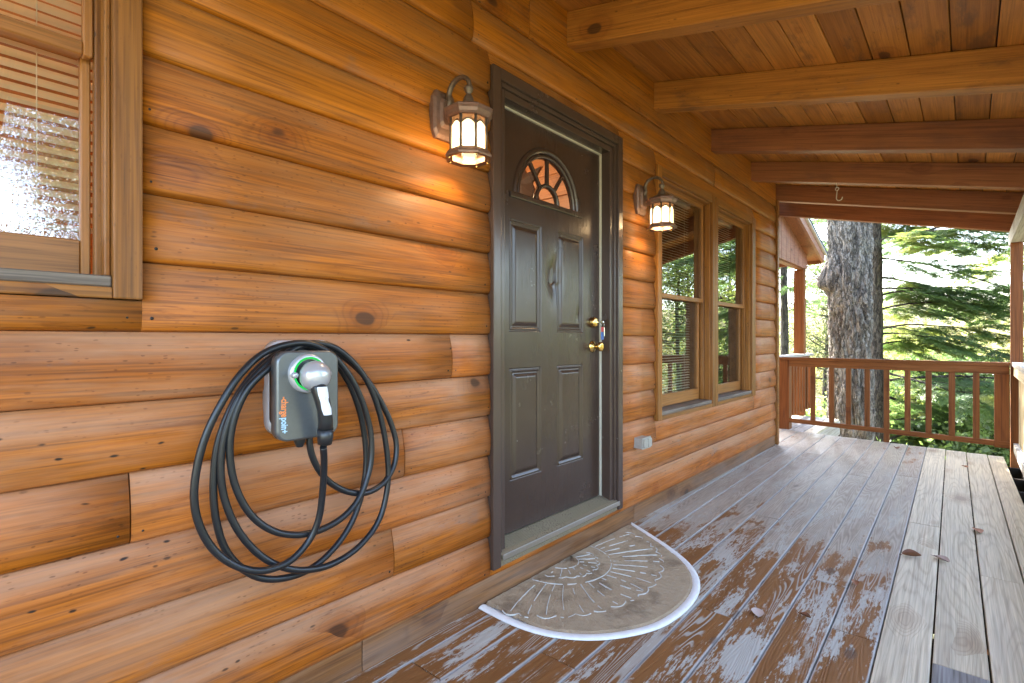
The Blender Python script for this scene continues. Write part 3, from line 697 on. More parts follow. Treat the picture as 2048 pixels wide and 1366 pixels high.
# ------------------------------------------------------------------ windows
def window(name, x0, x1, z0, z1, label, mull_l=False, casew=.062, yf=1.548, zmeet=1.46, group=None, head=.075, sillh=.045, cl=None, cr=None):
    """double-hung window; x0..x1, z0..z1 is the outside of its casing"""
    cl = casew if cl is None else cl; cr = casew if cr is None else cr
    w = empty(name, ((x0 + x1) / 2, 1.6, z0), label, 'window', group)
    def bar(n, a, b, c, d, e, f, mat='trim', bv=.004, par=None):
        vert = (f - e) > (b - a)
        mm = MB(); L = (f - e) if vert else (b - a)
        if vert:
            mm.box(-(f - e) / 2, (f - e) / 2, -(d - c) / 2, (d - c) / 2, -(b - a) / 2, (b - a) / 2, bv)
            return mm.build(n, M[mat], par or w, ((a + b) / 2, (c + d) / 2, (e + f) / 2), (0, R(-90), 0))
        mm.box(-(b - a) / 2, (b - a) / 2, -(d - c) / 2, (d - c) / 2, -(f - e) / 2, (f - e) / 2, bv)
        return mm.build(n, M[mat], par or w, ((a + b) / 2, (c + d) / 2, (e + f) / 2))
    bar('casing', x0, x0 + cl, yf, 1.61, z0, z1); bar('casing', x1 - cr, x1, yf, 1.61, z0, z1)
    ix0, ix1 = x0 + cl, x1 - cr
    bar('head_casing', ix0 + .0005, ix1 - .0005, yf + .002, 1.61, z1 - casew, z1)
    bar('apron', ix0 + .0005, ix1 - .0005, yf + .003, 1.61, z0, z0 + .028)
    bar('sill', ix0 + .001, ix1 - .001, yf + .008, 1.70, z0 + .0285, z0 + .0285 + sillh * .6, 'sill', .003)
    zi0, zi1 = z0 + .0285 + sillh * .6, z1 - casew
    # stepped jambs (three strips), catching the light in turn
    for q, (ya, yb, t0) in enumerate(((1.570, 1.612, .013), (1.6125, 1.643, .024), (1.6435, 1.70, .014))):
        bar('jamb', ix0 + .0006, ix0 + t0, ya, yb, zi0, zi1, 'trim', .003); bar('jamb', ix1 - t0, ix1 - .0006, ya, yb, zi0, zi1, 'trim', .003)
        bar('head_jamb', ix0 + t0 + .0005, ix1 - t0 - .0005, ya, yb, zi1 - t0, zi1 - .0005, 'trim', .003)
    sx0, sx1 = ix0 + .0255, ix1 - .0255
    def sash(n, ya, yb, za, zb, bot, top, st=.020):
        s_ = empty(n, ((sx0 + sx1) / 2, ya, za)); s_.parent = w; s_.location = Vector(((sx0 + sx1) / 2, ya, za)) - w.location
        bar('stile', sx0, sx0 + st, ya, yb, za, zb, 'sash', .003, s_); bar('stile', sx1 - st, sx1, ya, yb, za, zb, 'sash', .003, s_)
        bar('bottom_rail', sx0 + st + .0004, sx1 - st - .0004, ya, yb, za, za + bot, 'sash', .003, s_); bar('top_rail', sx0 + st + .0004, sx1 - st - .0004, ya, yb, zb - top, zb, 'sash', .003, s_)
        g = MB(); yc = (ya + yb) / 2 - .004
        g.add([(sx0 + st - .004, yc, za + bot - .004), (sx1 - st + .004, yc, za + bot - .004), (sx1 - st + .004, yc, zb - top + .004), (sx0 + st - .004, yc, zb - top + .004)], [(0, 1, 2, 3)])
        g.build('pane', M['glass'], s_)
    sash('upper_sash', 1.617, 1.645, zmeet - .018, zi1 - .001, .034, .048)
    sash('lower_sash', 1.650, 1.680, zi0 + .004, zmeet + .022, .088, .034)
    return ix0, ix1, zi0, zi1
def blind(x0, x1, z0, z1, label, pitch=.021, tilt=35, y=1.745, sl=.025):
    b = empty('window_blind', ((x0 + x1) / 2, y, z1), label, 'window blind')
    nz = int((z1 - z0) / pitch)
    me = None
    mm = MB(); a = R(tilt); L = x1 - x0
    pts = [(-.5 * sl + sl * i / 3, .0025 * (1 - ((i - 1.5) / 1.5) ** 2)) for i in range(4)]
    vs = []
    for x in (-L / 2, L / 2):
        for u, h in pts: vs.append((x, u * math.cos(a) - h * math.sin(a), u * math.sin(a) + h * math.cos(a)))
    mm.add(vs, [(i, i + 1, 4 + i + 1, 4 + i) for i in range(3)], True); me = mm.mesh('slat', M['blind'])
    for k in range(nz): obj('slat', me, b, ((x0 + x1) / 2, y, z1 - .03 - k * pitch))
    hm = MB(); hm.box(x0, x1, y - .016, y + .016, z1 - .02, z1 + .015, .003); hm.build('headrail', M['blind'], b)
    for x in (x0 + .12, x1 - .12):
        cm = MB(); cm.tube([(x, y - .013, z1), (x, y - .013, z1 - nz * pitch)], .0012, 5); cm.build('cord', M['blind'], b)
i = window('double_hung_window', WL[0] + .002, WL[1] - .002, WL[2] + .002, WL[3] - .002, 'wooden double-hung window at the left edge reflecting bare branches and sky', casew=.060, zmeet=1.86, cr=.060)
blind(i[0], i[1], 1.42, 2.30, 'cream venetian blind behind the leftmost window', tilt=-24, y=1.722, pitch=.027, sl=.026)
i = window('double_hung_window', 3.226, 4.268, .602, 2.316, 'orange wood double-hung window nearer the door, half hidden by a lantern', cl=.062, cr=.060)
blind(i[0] + .01, i[1] - .01, .70, 2.25, 'venetian blind lowered behind the window nearest the door', tilt=12)
i = window('double_hung_window', 4.2700, 5.330, .602, 2.316, 'orange wood double-hung window at the far end of the log wall', cl=.060, cr=.10)
blind(i[0] + .01, i[1] - .01, 1.75, 2.25, 'short raised venetian blind behind the farthest window', tilt=12)

# ------------------------------------------------------------------ porch deck
deck = empty('porch_deck', (3, .6, -.04), kind='structure')
SK = .0165; ang = math.atan(SK)
def deck_x1(y): return 6.955 + .13 * (y + .33)
def board(mat, yc, x0, x1, w=.1515, z=0., t=.034, tw=0.):
    L = x1 - x0; m = MB(); m.box(-L / 2, L / 2, -w / 2, w / 2, -t, 0, .0045)
    xm = (x0 + x1) / 2
    p = Vector((xm, yc + SK * xm, z + rnd.uniform(-.0012, .0012)))
    o = m.build('deck_board', mat, deck, p, (tw, 0, ang))
    return o
P_ = .157
J = {-4: [1.2], -3: [3.4], -2: [.9, 2.37], -1: [.3, 4.095], 0: [2.392, 5.45], 1: [2.817, .5], 2: [1.0, 5.2], 3: [2.2], 4: [3.6], 5: [1.5, 5.9], 6: [2.7], 7: [1.15, 4.4], 8: [3.2], 9: [2]}
# the deck texture reads its own X along the board; old boards share world X by keeping their origin at x=0
def old_board(yc, x0, x1, w=.1525):
    m = MB(); m.box(x0, x1, -w / 2, w / 2, -.034, 0, .005)
    return m.build('deck_board', M['deck'], deck, (0, yc, rnd.uniform(-.0015, .001)), (0, 0, ang))
for k in range(-4, 10):
    yc = .217 + P_ * (k + .5)
    xe = deck_x1(yc + SK * 7)
    cuts = [-1.6] + sorted(J.get(k, [])) + [xe]
    for a, b in zip(cuts, cuts[1:]):
        if k >= 0: o = old_board(yc, a + .0015, b - .0015)
        else: o = board(M['greydeck'] if (k == -2 and b < 2.5) else M['newdeck'], yc + (.0 if k > -4 else .018), a + .0015, b - .0015, .1512 if k > -4 else .115)
# far side deck round the corner
for k in range(12):
    m = MB(); m.box(-.9, .9, -.07, .07, -.034, 0, .004); m.build('deck_board', M['greydeck'] if k % 3 else M['newdeck'], deck, (8.02, 1.50 + .146 * k, -.03))
jm = MB()
for x in np.arange(-1.4, 7, .5): jm.box(x, x + .04, -.36, 1.9, -.22, -.0365)
jm.box(-1.5, 6.9, -.40, -.36, -.24, -.0365)
jm.build('joist', M['gap'], deck)
jm = MB(); jm.box(7.1, 8.95, 1.425, 1.46, -.26, -.066, .003); jm.build('rim_joist', M['greycap'], deck)
sm_ = MB(); [sm_.box(x, x + .14, -.2, -.06, -4.6, -.2205) for x in (-1.2, 1.6, 4.2, 6.6)]; sm_.build('deck_support', M['post'], deck)

# ------------------------------------------------------------------ porch roof
roof = empty('porch_roof', (3, .6, 2.7), 'sloping porch roof of stained rafters under knotty pine ceiling boards', 'porch roof')
SL = .2315; rang = math.atan(SL)
def zc(y): return 2.858 - SL * (1.575 - y)              # ceiling plane
RAFT = [-1.87, -.85, .17, 1.19, 2.209, 3.2, 4.22, 5.245, 6.24, 7.235]
YR0, YR1 = -.43, 1.5655
def rafter(x, y0, y1, mat, hgt=.176, thick=.089):
    L = (y1 - y0) / math.cos(rang); m = MB(); m.box(-L / 2, L / 2, -thick / 2, thick / 2, -hgt, 0, .006)
    ym = (y0 + y1) / 2
    return m.build('rafter', mat, roof, (x + thick / 2, ym, zc(ym) - .0015), Matrix.Rotation(R(90), 3, 'Z').to_4x4().to_euler() if False else ((Matrix.Rotation(R(90), 4, 'Z') @ Matrix.Rotation(-rang, 4, 'Y')).to_euler()))
for q, x in enumerate(RAFT):
    rafter(x, YR0, YR1 if x < 6.2 else 1.95, M['rafter'] if x < 4 else M['rafter_red'])
cw = .158
nb = int(2.5 / cw)
for k in range(13):
    yk = 1.60 - cw * math.cos(rang) * (k + .5)
    jx = rnd.choice([.7, 2.25, 3.24, 4.26, 5.28])
    for a, b in ((-2.4, jx - .001), (jx + .001, 7.36)):
        m = MB(); m.box(-(b - a) / 2, (b - a) / 2, -cw / 2 + .0025, cw / 2 - .0025, 0, .02, .0045)
        m.build('ceiling_board', M['ceil'], roof, ((a + b) / 2, yk, zc(yk) + rnd.uniform(0, .002)), (rang, 0, 0))
m = MB(); ya, yb = -.50, 1.75
m.prism([(ya, zc(ya) + .024), (yb, zc(yb) + .024), (yb, zc(yb) + .07), (ya, zc(ya) + .07)], -2.45, 7.42, 'x'); m.build('roof_shingle', M['shingle'], roof)
m = MB(); m.box(2.2, 7.42, -.462, -.4325, zc(-.44) - .13, zc(-.44) + .022, .003); m.build('fascia', M['rail'], roof)
# eave beam on the posts
m = MB(); m.box(-2.725, 2.725, -.044, .044, -.145, 0, .005)
m.build('eave_beam', M['greycap'], roof, (4.625, -.352, zc(-.352) - .178))
def post(x, y, zt, label, zb=-.03, w=.089, mat='post', cat='post', group=None):
    m = MB(); L = zt - zb; m.box(-L / 2, L / 2, -w / 2, w / 2, -w / 2, w / 2, .005)
    o = m.build('porch_post', M[mat], None, (x, y, (zt + zb) / 2), (0, R(-90), 0)); return tag(o, label, cat, group)
ZB = zc(-.352) - .178 - .146
post(7.035, -.352, ZB, 'square brown porch post at the far outer corner of the deck', -.30)


# ------------------------------------------------------------------ railings
er = empty('deck_railing', (7.1, .75, 0), 'brown wooden railing closing the far end of the deck before the trees', 'railing')
ea = math.atan2(.27, 2.09)
def rp(s_): return 6.99 + .13 * (s_ + .31), s_           # s = y along the end rail
def erail(n, y0, y1, z0, z1, thick, off=0, mat='rail'):
    (xa, _), (xb, _) = rp(y0), rp(y1); L = math.hypot(xb - xa, y1 - y0)
    m = MB(); m.box(-L / 2, L / 2, -thick / 2, thick / 2, -(z1 - z0) / 2, (z1 - z0) / 2, .004)
    return m.build(n, M[mat], er, ((xa + xb) / 2 + off, (y0 + y1) / 2, (z0 + z1) / 2), (0, 0, math.atan2(y1 - y0, xb - xa)))
erail('cap_rail', -.30, 1.86, .886, .922, .10, 0.); erail('top_rail', -.30, 1.695, .806, .8855, .038, -.018); erail('bottom_rail', -.30, 1.70, .098, .150, .040, -.018)
for y in (1.430, 1.228, 1.053, .868, .686, .498, .318, .129, -.058):
    m = MB(); long_ = abs(y - .686) < .01; zb = -.12 if long_ else .151; L = .8055 - zb
    m.box(-L / 2, L / 2, -.0255, .0255, -.019, .019, .003)
    x, _ = rp(y); m.build('baluster', M['rail'], er, (x - .017, y, (zb + .8055) / 2), (0, R(-90), ea * 0))
m = MB(); m.box(-.44, .44, -.079, .079, -.07, .07, .005); m.build('end_post', M['post'], er, (7.30, 1.782, .443), (0, R(-90), 0))
m = MB(); m.box(-.36, .36, -.055, .055, -.018, .018, .004); m.build('end_stile', M['post'], er, (rp(-.245)[0] - .017, -.245, .445), (0, R(-90), 0))

sr = empty('deck_railing', (8.4, 1.9, 0), 'second brown railing seen edge on behind the far corner post', 'railing')
m = MB(); m.box(-1.0, 1.0, -.07, .07, -.018, .018, .003); m.build('cap_rail', M['greycap'], sr, (8.42, 1.93, .905))
m = MB(); m.box(-.98, .98, -.019, .019, -.04, .04, .003); m.build('top_rail', M['rail'], sr, (8.40, 1.93, .845))
m = MB(); m.box(-.98, .98, -.019, .019, -.045, .045, .003); m.build('bottom_rail', M['pale'], sr, (8.40, 1.93, .105))
for k in range(11):
    m = MB(); m.box(-.372, .372, -.02, .02, -.028, .028, .003); m.build('baluster', M['rail'], sr, (7.52 + .172 * k, 1.89, .43), (0, R(-90), 0))

orl = empty('deck_railing', (3, -.36, 0), 'pale new lumber railing with close pickets along the outer deck edge', 'railing')
def sk(x): return -.352 + .004 * (x - 7)
L = 8.4
m = MB(); m.box(-L / 2, L / 2, -.07, .07, -.02, .02, .004); m.build('cap_rail', M['greycap'], orl, (2.78, -.385, .905), (0, 0, 0))
m = MB(); m.box(-L / 2, L / 2, -.019, .019, -.0445, .0445, .003); m.build('top_rail', M['pale'], orl, (2.78, -.345, .838))
m = MB(); m.box(-L / 2, L / 2, -.019, .019, -.04, .04, .003); m.build('bottom_rail', M['greycap'], orl, (2.78, -.345, .10))
m = MB(); m.box(-.40, .40, -.022, .022, -.016, .016, .003); pk = m.mesh('picket', M['pale'])
for k in range(60):
    obj('picket', pk, orl, (6.92 - .14 * k, -.383, .47), (0, R(-90), 0))

# wrap-around porch wing beyond the corner
wing = empty('porch_wing', (7.6, 2.0, 0), 'reddish board gable end and roof of the side porch beyond the wall corner', 'porch roof')
def zw(x): return 2.352 + .272 * (9.32 - x)              # its roof underside
m = MB(); m.box(6.18, 9.09, 1.905, 1.995, 2.215, 2.228 + .12, .004); m.build('wing_beam', M['rail'], wing)
xb_ = 6.2; k = 0
while xb_ < 9.05:
    x2 = min(9.085, xb_ + .118); m = MB()
    m.prism([(xb_ + .002, 2.236), (x2 - .002, 2.236), (x2 - .002, zw(x2) + .02), (xb_ + .002, zw(xb_) + .02)], 1.884 + .002 * (k % 2), 1.9035)
    me = m.build('gable_board', M['tnG'], wing); xb_ = x2; k += 1
m = MB(); m.prism([(6.2, zw(6.2) - .0), (9.34, zw(9.34)), (9.34, zw(9.34) + .125), (6.2, zw(6.2) + .125)], 1.70, 1.735); m.build('rake_board', M['tnG'], wing)
m = MB(); m.prism([(6.2, zw(6.2) + .125), (9.36, zw(9.36) + .125), (9.36, zw(9.36) + .15), (6.2, zw(6.2) + .15)], 1.665, 1.74); m.build('drip_edge', M['drip'], wing)
m = MB(); m.prism([(6.2, zw(6.2) + .15), (9.40, zw(9.40) + .15), (9.40, zw(9.40) + .18), (6.2, zw(6.2) + .18)], 1.66, 5.0); m.build('roof_shingle', M['shingle'], wing)
m = MB(); m.prism([(6.2, zw(6.2) + .03), (9.33, zw(9.33) + .03), (9.33, zw(9.33) + .06), (6.2, zw(6.2) + .06)], 1.736, 5.0); m.build('soffit', M['rafter_red'], wing)
m = MB(); m.box(9.30, 9.34, 1.736, 5.0, zw(9.32) - .02, zw(9.32) + .10, .003); m.build('eave_board', M['rail'], wing)
m = MB(); m.box(6.3, 9.08, 4.2, 4.29, 2.215, 2.40, .004); m.build('wing_beam', M['rail'], wing)
post(8.985, 1.965, 2.214, 'reddish porch post standing under the board gable end', -.03, .14)

# ------------------------------------------------------------------ lanterns
def lantern(x, z, label):
    """(x, z): centre of the wall plate"""
    yb = 1.560
    L = empty('wall_lantern', (x, yb, z), label, 'wall lantern', 'lanterns either side of the door')
    B = Matrix.Rotation(R(90), 4, 'X')
    # wall plate: octagonal moulded plate
    pm = MB(); s8 = [(.052, -.118), (.066, -.085), (.066, .07), (.048, .105), (-.048, .105), (-.066, .07), (-.066, -.085), (-.052, -.118)]
    def ring(sc, y): return [(a * sc, y, b * sc) for a, b in s8]
    vs = ring(1, .01) + ring(1, -.014) + ring(.86, -.024) + ring(.62, -.028) + ring(.5, -.040)
    pm.add(vs, [(r * 8 + i, r * 8 + (i + 1) % 8, (r + 1) * 8 + (i + 1) % 8, (r + 1) * 8 + i) for r in range(4) for i in range(8)] + [tuple(range(32, 40))])
    pm.build('wall_plate', M['bronze2'], L, (x, yb, z - .004)).scale = (.88, 1, .84)
    yc = -.150; cx = 0.0                                   # lamp body axis, from the wall
    Cc = lambda h: (x, yb + yc, z + h - .018)
    am = MB(); pts = []
    for t in np.linspace(0, 1, 26):
        a = R(-25 + 215 * t); rr = .058
        pts.append((0, -.098 - rr * math.cos(math.pi - a) * -1 if False else -.098 + rr * math.cos(a), .062 + .052 * math.sin(a)))
    pts = [(0, -.03, .0), (0, -.034, .02)] + pts
    tail = [(0, -.150, .075), (0, -.140, .070), (0, -.133, .082)]
    am.tube(pts, [.0115] * 2 + [.0112 - .003 * t for t in np.linspace(0, 1, 26)], 8); am.build('scroll_arm', M['bronze'], L, (x, yb, z))
    fm = MB(); fm.lathe([(.0002, .088), (.011, .084), (.015, .074), (.011, .064), (.007, .058), (.013, .048), (.019, .030), (.021, .016), (.016, .004), (.03, -.002)], 14)
    fm.build('finial', M['bronze'], L, Cc(-.012)).scale = (1.25, 1.25, 1.15)
    o8 = math.pi / 8
    cm = MB(); cm.lathe([(.028, .020), (.045, .014), (.066, -.004), (.078, -.012)], 24); cm.build('dome_cap', M['bronze'], L, Cc(.0))
    cm = MB(); cm.lathe([(.070, -.004), (.098, -.014), (.104, -.020), (.104, -.026), (.096, -.034), (.092, -.048), (.086, -.056), (.076, -.058)], 8, None, False, o8); cm.build('cornice', M['bronze2'], L, Cc(.0))
    # glass panels
    RG, z1, z2 = .0735, -.052, -.205
    for k in range(8):
        a0, a1 = o8 + k * math.pi / 4, o8 + (k + 1) * math.pi / 4
        p = [(RG * math.cos(a), RG * math.sin(a)) for a in (a0, a1)]
        gm = MB(); gm.add([(p[0][0], p[0][1], z2), (p[1][0], p[1][1], z2), (p[1][0], p[1][1], z1), (p[0][0], p[0][1], z1)], [(0, 1, 2, 3)])
        gm.build('glass_panel', M['frost'], L, Cc(0))
        bm_ = MB(); bm_.tube([(p[0][0] * 1.03, p[0][1] * 1.03, z2), (p[0][0] * 1.03, p[0][1] * 1.03, z1)], .006, 6); bm_.build('cage_bar', M['bronze'], L, Cc(0))
        ar = MB(); n = 9; q = []
        for i in range(n + 1):
            t = i / n; q.append((1.025 * (p[0][0] * (1 - t) + p[1][0] * t), 1.025 * (p[0][1] * (1 - t) + p[1][1] * t), z1 - .046 + .022 * math.sin(math.pi * t)))
        ar.tube(q, .0042, 5); ar.build('arch_bar', M['bronze'], L, Cc(0))
        # solid spandrel above the arch
        sp = MB(); vs = []
        for (a, b, c) in q: vs += [(a * .995, b * .995, c), (a * .995, b * .995, z1)]
        sp.add(vs, [(2 * i, 2 * i + 2, 2 * i + 3, 2 * i + 1) for i in range(n)]); sp.build('spandrel', M['amber'], L, Cc(0))
    rm = MB(); rm.lathe([(.0765, z2 + .006), (.083, z2 + .004), (.094, z2 - .012), (.099, z2 - .022), (.097, z2 - .030), (.070, z2 - .026), (.0685, z2 - .012), (.0765, z2 + .006)], 8, None, False, o8)
    rm.build('bottom_ring', M['bronze2'], L, Cc(0))
    for k in (0, 2, 3, 5, 7):
        km = MB(); a = o8 + k * math.pi / 4; km.lathe([(.0001, .004), (.004, .002), (.0045, -.003), (.0001, -.006)], 8, Matrix.Translation((.083 * math.cos(a), .083 * math.sin(a), z2 - .032)))
        km.build('thumb_screw', M['brass'], L, Cc(0))
    bm_ = MB(); bm_.lathe([(.0001, -.060), (.012, -.062), (.013, -.085), (.018, -.10), (.029, -.128), (.0305, -.145), (.026, -.162), (.014, -.172), (.0001, -.174)], 18); bm_.build('bulb', M['bulb'], L, Cc(0))
    for c_ in L.children:
        if abs(c_.location.y - yc) < .001 and not c_.name.startswith('finial'): c_.scale = (.93, .93, .82)
    pd = bpy.data.lights.new('lantern_light', 'POINT'); pd.energy = LAMP_W; pd.color = (1, .70, .38); pd.shadow_soft_size = .034
    po = bpy.data.objects.new('lantern_light', pd); COL.objects.link(po); po.parent = L; po.location = (0, yc, -.158)
LAMP_W = 1.0
lantern(1.352, 2.035, 'lit bronze octagonal lantern on the log wall left of the door')
lantern(2.985, 2.035, 'lit bronze octagonal lantern between the door and the window')

# ------------------------------------------------------------------ charger and its cable
ch = empty('car_charger', (.75, 1.565, 1.0), 'wall mounted car charger with charcoal face, green light ring and silver holster', 'car charger')
def rrect(w, h, r, n=8):
    p = []
    for cx_, cz_, a0 in ((w / 2 - r, h / 2 - r, 0), (-w / 2 + r, h / 2 - r, 90), (-w / 2 + r, -h / 2 + r, 180), (w / 2 - r, -h / 2 + r, 270)):
        for i in range(n + 1):
            a = R(a0 + 90 * i / n); p.append((cx_ + r * math.cos(a), cz_ + r * math.sin(a)))
    return p
def rbox(w, h, r, y0, y1, e=.006, bulge=0.):
    m = MB(); P1 = rrect(w, h, r); n = len(P1); P2 = rrect(w - 2 * e, h - 2 * e, max(.004, r - e))
    vs = [(a, y1, b) for a, b in P1] + [(a, y0 + e, b) for a, b in P1] + [((a + c) / 2 * 1.0, y0 + e * .3, (b + d) / 2) for (a, b), (c, d) in zip(P1, P2)] + [(a, y0, b) for a, b in P2]
    fs = [(q * n + i, q * n + (i + 1) % n, (q + 1) * n + (i + 1) % n, (q + 1) * n + i) for q in range(3) for i in range(n)]
    m.add(vs, fs, True); m.add([(a, y0, b) for a, b in P2], [tuple(range(n))]); m.add([(a, y1, b) for a, b in P1], [tuple(range(n))]); return m
rbox(.205, .285, .042, 1.525, 1.572, .008).build('back_plate', M['plateside'], ch, (.765, 0, 1.004))
rbox(.160, .20, .03, 1.452, 1.526, .004).build('cable_hub', M['blackp'], ch, (.742, 0, .990))
m = rbox(.186, .252, .034, 1.418, 1.453, .006); m.build('face_plate', M['face'], ch, (.7285, 0, .990))
# lettering read top to bottom
def text(body, size, x, z, y, mat, name, parent):
    cu = bpy.data.curves.new(name, 'FONT'); cu.body = body; cu.size = size; cu.extrude = .0004; cu.align_x = 'LEFT'; cu.offset = .0006
    o = bpy.data.objects.new(name, cu); COL.objects.link(o)
    bpy.context.view_layer.update(); dg = bpy.context.evaluated_depsgraph_get()
    me = bpy.data.meshes.new_from_object(o.evaluated_get(dg)); 
    for v in me.vertices: v.co.x *= .70
    wdt = max(v.co.x for v in me.vertices)
    bpy.data.objects.remove(o); me.materials.clear(); me.materials.append(mat)
    q = obj(name, me, parent, (x, y, z), (Matrix.Rotation(R(90), 4, 'Y') @ Matrix.Rotation(R(90), 4, 'X')).to_euler()); return q, wdt
q, wd = text('-charge', .027, .648, .9905, 1.4172, M['orange'], 'lettering', ch)
text('poin+', .027, .648, .9905 - wd - .0012, 1.4172, M['blue'], 'lettering', ch)
HX, HZ = .722, 1.052
T90 = Matrix.Rotation(R(90), 4, 'X')
m = MB(); m.lathe([(.056, 0), (.056, .010), (.053, .016), (.0475, .018), (.040, .014)], 36, T90); hol = m.build('holster', M['silver'], ch, (HX, 1.419, HZ))
m = MB(); m.lathe([(.0470, .0182), (.0455, .0195), (.042, .0185)], 36, T90); m.build('light_ring', M['led'], hol, (HX, 1.419, HZ))
for s_ in (-1, 1):
    m = MB(); m.lathe([(.0001, .016), (.007, .016), (.0085, .010), (.0085, 0)], 14, Matrix.Translation((s_ * .05, -.022, -.002)) @ T90)
    m.build('latch_pin', M['silver'], hol, (HX, 1.419, HZ))
m = MB(); m.lathe([(.016, 0), (.016, .03), (.013, .036), (.0095, .045)], 16, Matrix.Translation((.728, 1.474, .878)) @ Matrix.Rotation(R(180), 4, 'X')); m.build('cable_gland', M['blackp'], ch)

cb = empty('charging_cable', (.75, 1.45, .8), 'thick black charging cable coiled in loops with its plug in the holster', 'charging cable')
# plug: silver ball head, curved black handle, pale grip panel, strain relief
m = MB(); m.lathe([(.0385, .010), (.0425, .020), (.0425, .034), (.038, .050), (.028, .062), (.014, .0695), (.0001, .071)], 32, T90); m.build('plug_head', M['silver'], cb, (HX + .006, 1.412, HZ - .006))
hp = [(.726, 1.372, 1.030), (.729, 1.362, 1.008), (.735, 1.357, .98), (.742, 1.357, .95), (.7475, 1.362, .92), (.7505, 1.368, .892)]
m = MB(); m.tube(hp, [.0215, .0215, .0205, .0195, .020, .0205], 16); hd = m.build('plug_handle', M['blackp'], cb)
gp = MB(); path = [(.7265, 1.0175), (.730, .997), (.734, .975), (.739, .955), (.743, .938)]; wv = [.0150, .0155, .0125, .0145, .0120]
vs = []
for (a, b), w_ in zip(path, wv):
    yy = 1.3385 if b > .98 else 1.3375
    vs += [(a - w_, yy + .003, b), (a - w_ * .6, yy - .0015, b), (a + w_ * .6, yy - .0015, b), (a + w_, yy + .003, b)]
gp.add(vs, [(4 * i + j, 4 * i + j + 1, 4 * i + j + 5, 4 * i + j + 4) for i in range(4) for j in range(3)], True)
gp.build('grip_panel', M['whitep'], hd)
m = MB(); m.lathe([(.003, .001), (.0035, .0)], 10, Matrix.Translation((.7335, 1.3335, .985)) @ T90); m.build('button', M['greyp'], hd)
m = MB(); m.tube([(.7505, 1.368, .896), (.752, 1.371, .870), (.752, 1.3735, .852)], [.0225, .0215, .0195], 16); m.build('strain_relief', M['blackp'], cb)
# the cable, as drawn in the plane of the wall, in pixels of the picture, hung at 9..14 cm from the wall
TR = [(712, 605, 1.374), (716, 690, 1.40), (708, 830, 1.425), (690, 960, 1.44), (645, 1065, 1.45), (565, 1158, 1.452), (480, 1205, 1.452), (380, 1222, 1.456), (270, 1193, 1.466), (168, 1118, 1.474), (98, 1000, 1.478), (70, 860, 1.478), (86, 700, 1.474), (132, 540, 1.468),
      (205, 390, 1.462), (292, 255, 1.462), (400, 150, 1.476), (520, 100, 1.484), (640, 92, 1.488), (745, 140, 1.484), (820, 220, 1.482), (880, 320, 1.482), (925, 440, 1.482), (950, 560, 1.48), (945, 700, 1.476), (895, 850, 1.47), (815, 950, 1.468), (705, 1015, 1.47), (585, 1043, 1.476), (460, 1022, 1.482), (350, 940, 1.488),
      (275, 800, 1.494), (247, 630, 1.494), (268, 470, 1.49), (335, 320, 1.482), (440, 215, 1.478), (540, 135, 1.488), (640, 92, 1.505), (760, 108, 1.504), (860, 185, 1.502), (935, 290, 1.50), (992, 440, 1.50), (1028, 630, 1.498), (1032, 790, 1.496), (990, 965, 1.492), (890, 1100, 1.487), (750, 1190, 1.480), (610, 1218, 1.476),
      (490, 1196, 1.480), (382, 1130, 1.488), (285, 1015, 1.494), (222, 865, 1.50), (202, 700, 1.50), (225, 530, 1.497), (300, 345, 1.492), (420, 205, 1.496), (540, 120, 1.508), (640, 112, 1.520), (745, 165, 1.52), (820, 255, 1.52), (875, 375, 1.518), (912, 520, 1.518), (925, 680, 1.516), (905, 830, 1.512), (862, 960, 1.508), (790, 1080, 1.503),
      (680, 1190, 1.500), (560, 1248, 1.498), (430, 1262, 1.500), (325, 1222, 1.506), (235, 1130, 1.51), (186, 1000, 1.512), (166, 830, 1.512), (182, 620, 1.51), (245, 430, 1.506), (340, 270, 1.506), (460, 155, 1.514), (590, 105, 1.522), (700, 110, 1.522), (820, 165, 1.522), (920, 260, 1.52), (1000, 385, 1.518), (1052, 500, 1.514), (1075, 600, 1.508), (1062, 700, 1.50), (1010, 785, 1.492),
      (930, 832, 1.488), (840, 830, 1.486), (755, 790, 1.484), (695, 728, 1.48), (660, 660, 1.477), (645, 600, 1.475), (643, 560, 1.474)]
def unpix(u, v, y):
    t = (u - 1024) / F_PX; x = y * (CY + t * SY) / (SY - t * CY); d = CY * x + SY * y
    return Vector((x, y, EYE + (678 - v) / F_PX * d))
cp = [unpix(360 + a * .4026, 650 + b * .4026, y) for a, b, y in TR]
def catmull(p, k=5):
    out = []
    for i in range(len(p) - 1):
        a, b, c, d = p[max(0, i - 1)], p[i], p[i + 1], p[min(len(p) - 1, i + 2)]
        for j in range(k):
            t = j / k; out.append(.5 * ((2 * b) + (c - a) * t + (2 * a - 5 * b + 4 * c - d) * t * t + (3 * b - a - 3 * c + d) * t ** 3))
    return out + [p[-1]]
m = MB(); m.tube(catmull(cp, 5), .0098, 12); m.build('cable', M['black'], cb)

# outlet box
ob = empty('outlet_box', (2.95, 1.55, .50), 'small grey weatherproof outlet box on the low logs beside the door', 'outlet box')
m = MB(); m.box(-.054, .054, -.004, .062, -.033, .033, .004); m.build('box_body', M['greyp'], ob, (2.975, 1.512, .503))
m = MB(); m.box(-.058, .058, -.008, -.0045, -.036, .036, .002); m.build('cover_plate', M['beige'], ob, (2.975, 1.512, .503))
for s_ in (-1, 1):
    m = MB(); m.box(-.023, .023, -.020, -.0085, -.026, .026, .004); m.build('flip_lid', M['beige'], ob, (2.975 + .0275 * s_, 1.512, .503))

